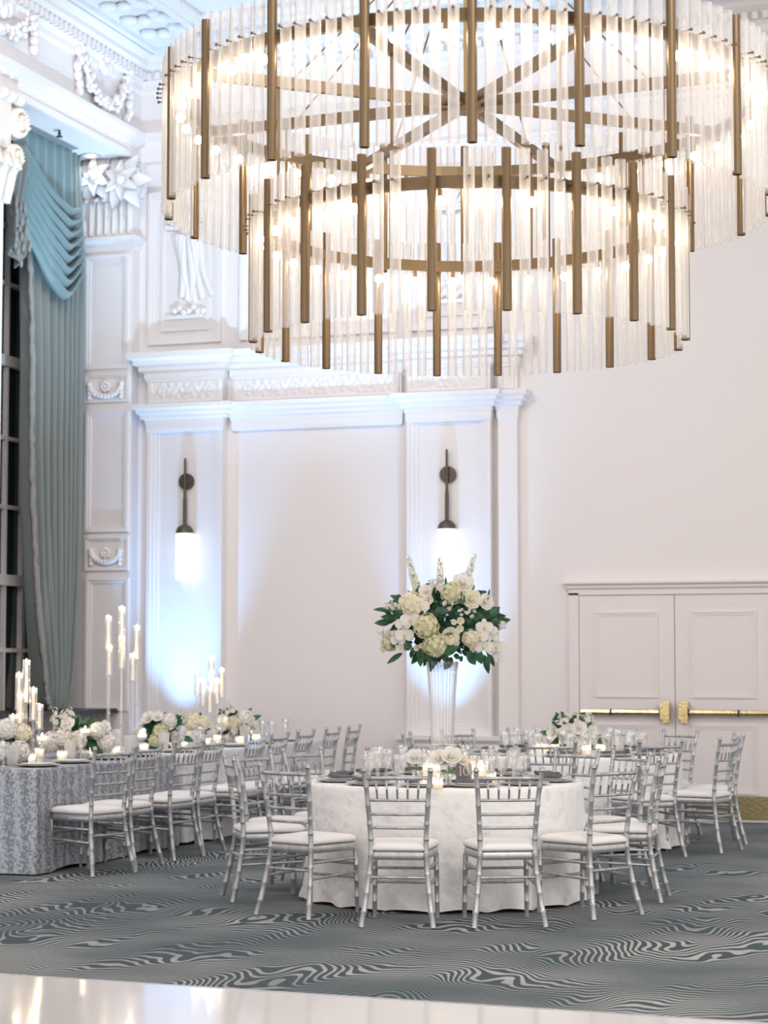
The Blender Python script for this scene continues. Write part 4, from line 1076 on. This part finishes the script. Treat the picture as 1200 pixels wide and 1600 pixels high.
# ---- candles on the round tables, then settings
VG10 = 'lit votives on the number ten table'
for i, (px, py, s) in enumerate(((674, 1217, 1.8), (748, 1217, 1.8), (684, 1233, 1.0), (662, 1230, .9), (768, 1222, .9))):
    p = tz(px, py)
    OCC['t10'].append((p, .05)); votive(p, 'lit votive candle in clear glass ' + SET10, VG10, s)
for i, (a, r_) in enumerate(((-70, .26), (-35, .30), (20, .28), (48, .30), (75, .24), (-110, .3))):
    p = P(CR, r_ * math.sin(R(a)), -r_ * math.cos(R(a)), ZT + .001); OCC['r'].append((p, .05)); votive(p, 'lit votive candle in clear glass ' + SETR, 'lit votives on the right round table', 1.2)
rnd = random.Random(21)
round_setting(C10, 't10', [R(a) for a in (-12, 12, -43, 43, -75, 75, -105, 105, -138, 138, -167, 167)], SET10)
round_setting(CR, 'r', [R(a) for a in (-12, 24, 58, 92, 132, 158, -169, -139, -100, -50)], SETR)
for a, r_ in ((-20, .38), (10, .40), (35, .42), (62, .40), (-60, .42), (100, .42)):
    p = P(CR, r_ * math.sin(R(a)), -r_ * math.cos(R(a)), ZT + .001)
    if free('r', p, .045): put(TUMB, 'tumbler', p, 'frosted white tumbler ' + SETR, 'glass', 'tumblers on the right round table')
# ---- table number
p = tz(725, 1224)
ts = empty('table_number', (p[0], p[1], ZT + .001), YAW, 'charcoal scalloped table sign with white number ten', 'table sign')
b = MB(); W_, H_ = .054, .150
pl = [(-W_, .012), (W_, .012), (W_ * .94, .04), (W_, .07), (W_ * .95, .10), (W_, .115)]
pl += [(W_ * .86, .122), (W_ * .80, .138), (W_ * .55, .140), (W_ * .35, .150), (-W_ * .35, .150), (-W_ * .55, .140), (-W_ * .80, .138), (-W_ * .86, .122), (-W_, .115), (-W_ * .95, .10), (-W_, .07), (-W_ * .94, .04)]
b.prism(pl, -.003, .003, 1); b.build('plaque', SIGN, ts)
b = MB()
d0, d1 = -.0045, -.003
def bar(x0, x1, z0, z1): b.box((x0, d0, z0), (x1, d1, z1))
bar(-.0255, -.0185, .052, .108); bar(-.032, -.012, .050, .0535); b.prism([(-.0255, .108), (-.0185, .111), (-.0185, .104), (-.032, .099), (-.032, .1015)], d0, d1, 1)
cx, cz = .014, .080; N = 28; vs = []
for i in range(N):
    a = 2 * PI * i / N
    for (rx, rz) in ((.0205, .0315), (.0125, .0285)): vs += [(cx + rx * math.cos(a), d0, cz + rz * math.sin(a)), (cx + rx * math.cos(a), d1, cz + rz * math.sin(a))]
fs = []
for i in range(N):
    j = (i + 1) % N; q = lambda k, i=i: i * 4 + k; r_ = lambda k, j=j: j * 4 + k
    fs += [(q(0), r_(0), r_(2), q(2)), (q(0), q(1), r_(1), r_(0)), (q(2), r_(2), r_(3), q(3))]
b.add(vs, fs, False); b.build('numeral', WHITE, ts)
b = MB(); b.prism([(-.03, 0), (.03, 0), (.03, .004), (.006, .004), (.006, .02), (.0035, .02), (.0035, .004), (-.0035, .004), (-.0035, .02), (-.006, .02), (-.006, .004), (-.03, .004)], -.04, .04, 0); b.build('stand', CANDG, ts)

# ================================================================ candelabra and the rest of the long tables
def candelabrum(loc, arms, label, rz=0):
    t = empty('candelabra', loc, rz, label, 'candelabra', 'crystal candelabra on the long tables')
    b = MB(); b.lathe([(0, .0), (.125, .0), (.13, .004), (.13, .016), (.12, .02), (0, .02)], 32, caps=False)
    b.lathe([(.03, .02), (.022, .05), (.016, .06)], 16); b.build('base', CRYST, t)
    for (x, y, z, hc) in arms:
        rb = MB(); rb.tube([(x, y, .02), (x, y, z - .012)], .011, 10)
        for q in range(1, 4): rb.ball((x, y, .02 + (z - .03) * q / 4), .015, 8, 6)
        rb.lathe([(.006, -.014), (.034, -.010), (.036, 0), (.0, 0)], 18, (x, y, z)); rb.build('stem', CRYST, t)
        b = MB(); b.tube([(x, y, z), (x, y, z + hc)], [.0125, .0115], 12); c = b.build('taper_candle', CANDLE, t)
        b = MB(); b.lathe([(0, 0), (.0045, .006), (.006, .014), (.003, .026), (0, .032)], 8, (x, y, z + hc + .004), caps=False); b.build('flame', FLAME, c)
        b = MB(); b.tube([(x, y, z + hc), (x, y, z + hc + .008)], .0012, 5); b.build('wick', DARK, c)
        b = MB(); b.lathe([(.030, .0), (.030, hc + .03), (.0285, hc + .03), (.0285, .001)], 22, (x, y, z), caps=False); b.build('glass_chimney', CANDG, t)
def arms(lst, loc):
    """(photo column, photo row of candle top, candle length, dy) at the candelabrum's own distance"""
    out = []; D = (Vector((loc[0], loc[1], EYE)) - Vector((0, 0, EYE))).dot(FH); s = 3200 / D; u0 = (Vector(loc).dot(RT)) / D * 3200 + 600
    for px, py, hc, dy in lst: out.append(((px - u0) / s, dy, EYE + (1028 - py) / s - hc - ZT - .02, hc))
    return out
for (px, lst, lb) in (
        (42, [(30, 1053, .25, .05), (43, 1033, .30, .0), (56, 1076, .22, -.05), (24, 1118, .14, -.04), (63, 1102, .16, .03), (36, 1085, .2, -.06)], 'crystal candelabra with lit taper candles at the left end of the grey table'),
        (191, [(169, 964, .24, .04), (191, 950, .26, .0), (214, 979, .26, .03), (173, 1010, .22, -.05), (193, 996, .24, -.07), (210, 1023, .2, -.05)], 'tallest crystal candelabra, in the middle of the long tables'),
        (328, [(309, 1046, .22, .03), (331, 1027, .26, .0), (347, 1046, .24, .04), (319, 1062, .22, -.05), (341, 1062, .2, -.05), (330, 1075, .2, -.07)], 'farthest crystal candelabra with lit tapers in front of the left niche')):
    l = along(px); candelabrum((l[0], l[1], l[2]), arms(lst, (l[0], l[1], 0)), lb, YAW)
OCC['a'] = [(along(px), .14) for px in (42, 191, 328)] + [(along(8, -7.88), .10), (along(118, -7.88), .10), (along(253, -7.88), .10), (along(308, -7.88), .09), (along(367, -7.88), .10)]
CAL = 'on the left long tables'
for yy in (13.72, 14.25, 14.85, 15.40, 16.2, 16.75, 17.4, 18.05, 18.65):
    p = (-7.455, yy, ZT + .001); OCC['a'].append((p, .16))
    put(PLT, 'charger_plate', p, 'silver scalloped charger plate ' + CAL, 'plate', 'chargers ' + CAL, PI / 2)
    put(DSH, 'dinner_plate', (p[0], p[1], p[2] + .0102), 'white plate lying in a silver charger ' + CAL, 'plate', 'white plates ' + CAL)
rnd = random.Random(77)
def floating(loc, label, group, h):
    t = empty('floating_candle', loc, 0, label, 'candle', group)
    b = MB(); b.lathe([(0, .0), (.04, .001), (.042, .005), (.010, .012), (.007, .03), (.007, h - .06), (.015, h - .045), (.042, h - .03), (.047, h), (.047, h + .03), (.0455, h + .03), (.045, h), (.04, h - .027), (0, h - .035)], 24, caps=False); b.build('stemmed_glass', CANDG, t)
    b = MB(); b.lathe([(0, h - .012), (.035, h - .01), (.040, h + .004), (.036, h + .016), (0, h + .018)], 18, caps=False); b.build('wax', VOTWAX, t)
    b = MB(); b.ball((0, 0, h + .03), (.005, .005, .012), 8, 6); b.build('flame', FLAME, t)
for px, x, h in ((34, -7.60, .17), (66, -7.62, .19), (133, -7.66, .22), (165, -7.95, .12), (222, -7.95, .12), (345, -7.95, .14)):
    p = along(px, x)
    if free('a', p, .045): floating(p, 'floating candle burning in a stemmed glass ' + CAL, 'floating candles ' + CAL, h)
for px, x in ((75, -7.68), (131, -7.68), (203, -7.68), (256, -7.68), (298, -7.68), (350, -7.68), (236, -8.05), (382, -7.7), (160, -8.1), (110, -7.7), (20, -7.7), (275, -7.7)):
    p = along(px, x)
    if free('a', p, .045): put(TUMB, 'tumbler', p, 'frosted white tumbler ' + CAL, 'glass', 'tumblers ' + CAL, 0, 1.15)
for px, x in ((48, -7.68), (97, -7.69), (110, -8.1), (147, -7.7), (180, -7.69), (286, -7.7), (225, -7.69), (322, -7.68), (340, -7.9), (62, -8.1), (270, -8.1), (20, -7.6), (400, -7.6), (375, -7.55)):
    p = along(px, x)
    if free('a', p, .04): votive(p, 'lit votive candle in clear glass ' + CAL, 'lit votives ' + CAL, 1.15)
for i, yy in enumerate((13.55, 14.0, 14.5, 15.05, 15.6, 16.05, 16.5, 17.1, 17.75, 18.35, 18.9)):
    for dx, me, nm, lb in ((-7.66, GOB, 'water_goblet', 'cut crystal water goblet '), (-7.60, WINE, 'wine_glass', 'tall cut crystal wine glass ')):
        p = (dx + rnd.uniform(-.03, .03), yy + rnd.uniform(-.08, .08) + (.12 if me is WINE else 0), ZT + .001)
        if free('a', p, .042): put(me, nm, p, lb + CAL, 'glass', lb + CAL)
for i, yy in enumerate((13.7, 14.3, 14.9, 15.4, 16.3, 16.9, 17.5, 18.1, 18.7)):
    p = (-8.10 + rnd.uniform(-.03, .03), yy, ZT + .001)
    if free('a', p, .042): put(GOB, 'water_goblet', p, 'cut crystal water goblet ' + CAL, 'glass', 'cut crystal water goblet ' + CAL)

# ================================================================ chandelier
CD = 10.5; cc = RT * .436 + FH * CD
RI, ZI0, ZI1 = 1.113, EYE + 1.606, EYE + 2.370
RO, ZO0, ZO1 = 1.559, EYE + 2.280, EYE + 3.048
zi, zo = EYE + 2.225, EYE + 2.88
tc = empty('chandelier', (cc.x, cc.y, zo), YAW, 'huge two-tier bronze ring chandelier hung with ribbed glass tubes and glowing bulbs', 'chandelier')
def ringband(name, r, z, h, th):
    b = MB(); n = 96
    b.lathe([(r - th, z - h / 2), (r, z - h / 2), (r, z + h / 2), (r - th, z + h / 2), (r - th, z - h / 2)], n, (0, 0, -zo), caps=False)
    for i in range(len(b.sm)): b.sm[i] = False
    return b.build(name, BRONZE, tc)
ringband('ring', RO - .055, zo, .058, .028); ringband('ring', RI - .055, zi, .058, .028)
def tube_mesh(L, metal):
    b = MB(); n = 16 if metal else 36; r = .0232 if metal else .0245
    if metal:
        b.lathe([(r, -L), (r, 0)], n, caps=False); b.lathe([(r - .003, 0), (r - .003, -L)], n, caps=False); b.lathe([(r - .003, -L), (r, -L)], n, caps=False); b.lathe([(r, 0), (r - .003, 0)], n, caps=False)
    else: b.lathe([(r, -L), (r, -L * .5), (r, 0)], n, flute=.055, nf=18, caps=False); b.lathe([(r, 0), (r - .003, .0)], n, flute=.055, nf=18, caps=False); b.lathe([(r, -L), (r - .003, -L)], n, flute=.055, nf=18, caps=False)
    return b
def pin(b, z):
    b.mi = 1; b.tube([(0, .06, z), (0, -.045, z)], .0035, 6); b.ball((0, -.048, z), .008, 8, 5); b.mi = 0
protos = {}
for key, L, zp in (('o', ZO1 - ZO0, zo - ZO1), ('i', ZI1 - ZI0, zi - ZI1)):
    for kind in ('metal', 'glass'):
        b = tube_mesh(L, kind == 'metal')
        if kind == 'metal':
            b.mi = 0; b.tube([(0, .06, zp), (0, 0, zp)], .006, 6)
        else: pin(b, zp)
        protos[key, kind] = (b, b.mesh(kind + '_tube', [BRONZE if kind == 'metal' else TUBEG, BRONZE]))
glass = []
for key, Rr, ztop_, a0, per in (('o', RO, ZO1, -1.65, 6), ('i', RI, ZI1, 6.9, 4)):
    for k in range(20 * per):
        a = R(a0 + 360 * k / (20 * per)); loc = (Rr * math.sin(a), -Rr * math.cos(a), ztop_ - zo)
        if k % per == 0: inst(protos[key, 'metal'][1], 'metal_tube', tc, loc, (0, 0, a))
        else:
            if key == 'i' and k in (77, 75): continue
            glass.append((Rr * math.cos(a), key, loc, a))
glass.sort(key=lambda g: -g[0])
for g in glass[:100]: inst(protos[g[1], 'glass'][1], 'glass_tube', tc, g[2], (0, 0, g[3]))
b = MB(); b.v = []
for g in glass[100:]:
    src = protos[g[1], 'glass'][0]; M = Matrix.Translation(g[2]) @ Matrix.Rotation(g[3], 4, 'Z'); o_ = len(b.v)
    b.v += [tuple(M @ Vector(v_)) for v_ in src.v]; b.f += [[i + o_ for i in f] for f in src.f]; b.m += src.m; b.sm += src.sm
tag(b.build('rear_glass_tubes', [TUBEG, BRONZE], tc), kind='stuff')
bb = MB(); bb.ball((0, 0, 0), .024, 12, 8); BULBM = bb.mesh('bulb', BULB)
sb = MB(); sb.tube([(0, 0, .022), (0, 0, .062)], [.011, .011], 10); SOCK = sb.mesh('socket', BRONZED)
for Rr, z, n, off in ((RO - .069, zo - .090, 40, 2.85), (RI - .069, zi - .090, 30, 2.4)):
    for k in range(n):
        a = R(off + 360 * k / n); o = inst(BULBM, 'bulb', tc, (Rr * math.sin(a), -Rr * math.cos(a), z - zo)); inst(SOCK, 'socket', o)
for k in range(8):
    a = R(22.5 + 45 * k); dx, dy = math.sin(a), -math.cos(a); r1 = RO - .08
    b = MB(); s = .018; px, py = -dy * s, dx * s
    vs = [(dx * r + q * px, dy * r + q * py, z) for r in (.05, r1) for (q, z) in ((-1, -.028), (1, -.028), (1, .028), (-1, .028))]
    b.add(vs, [(0, 1, 2, 3), (7, 6, 5, 4), (0, 4, 5, 1), (1, 5, 6, 2), (2, 6, 7, 3), (3, 7, 4, 0)], False); b.build('spoke', BRONZE, tc)
    b = MB(); rr = RI - .069; b.tube([(dx * rr, dy * rr, zi - zo + .02), (dx * rr, dy * rr, -.02)], .0075, 8); b.build('hanging_rod', BRONZE, tc)
    b = MB(); b.tube([(dx * RO * .62, dy * RO * .62, .028), (dx * .04, dy * .04, 1.0)], .005, 6); b.build('brace', BRONZED, tc)
b = MB(); b.lathe([(.07, -.045), (.085, -.03), (.085, .03), (.07, .045)], 24); b.box((-.02, -.02, .03), (.02, .02, ZC - zo - .03)); b.lathe([(.14, ZC - zo - .03), (.14, ZC - zo - .001)], 24); b.build('stem', BRONZED, tc)
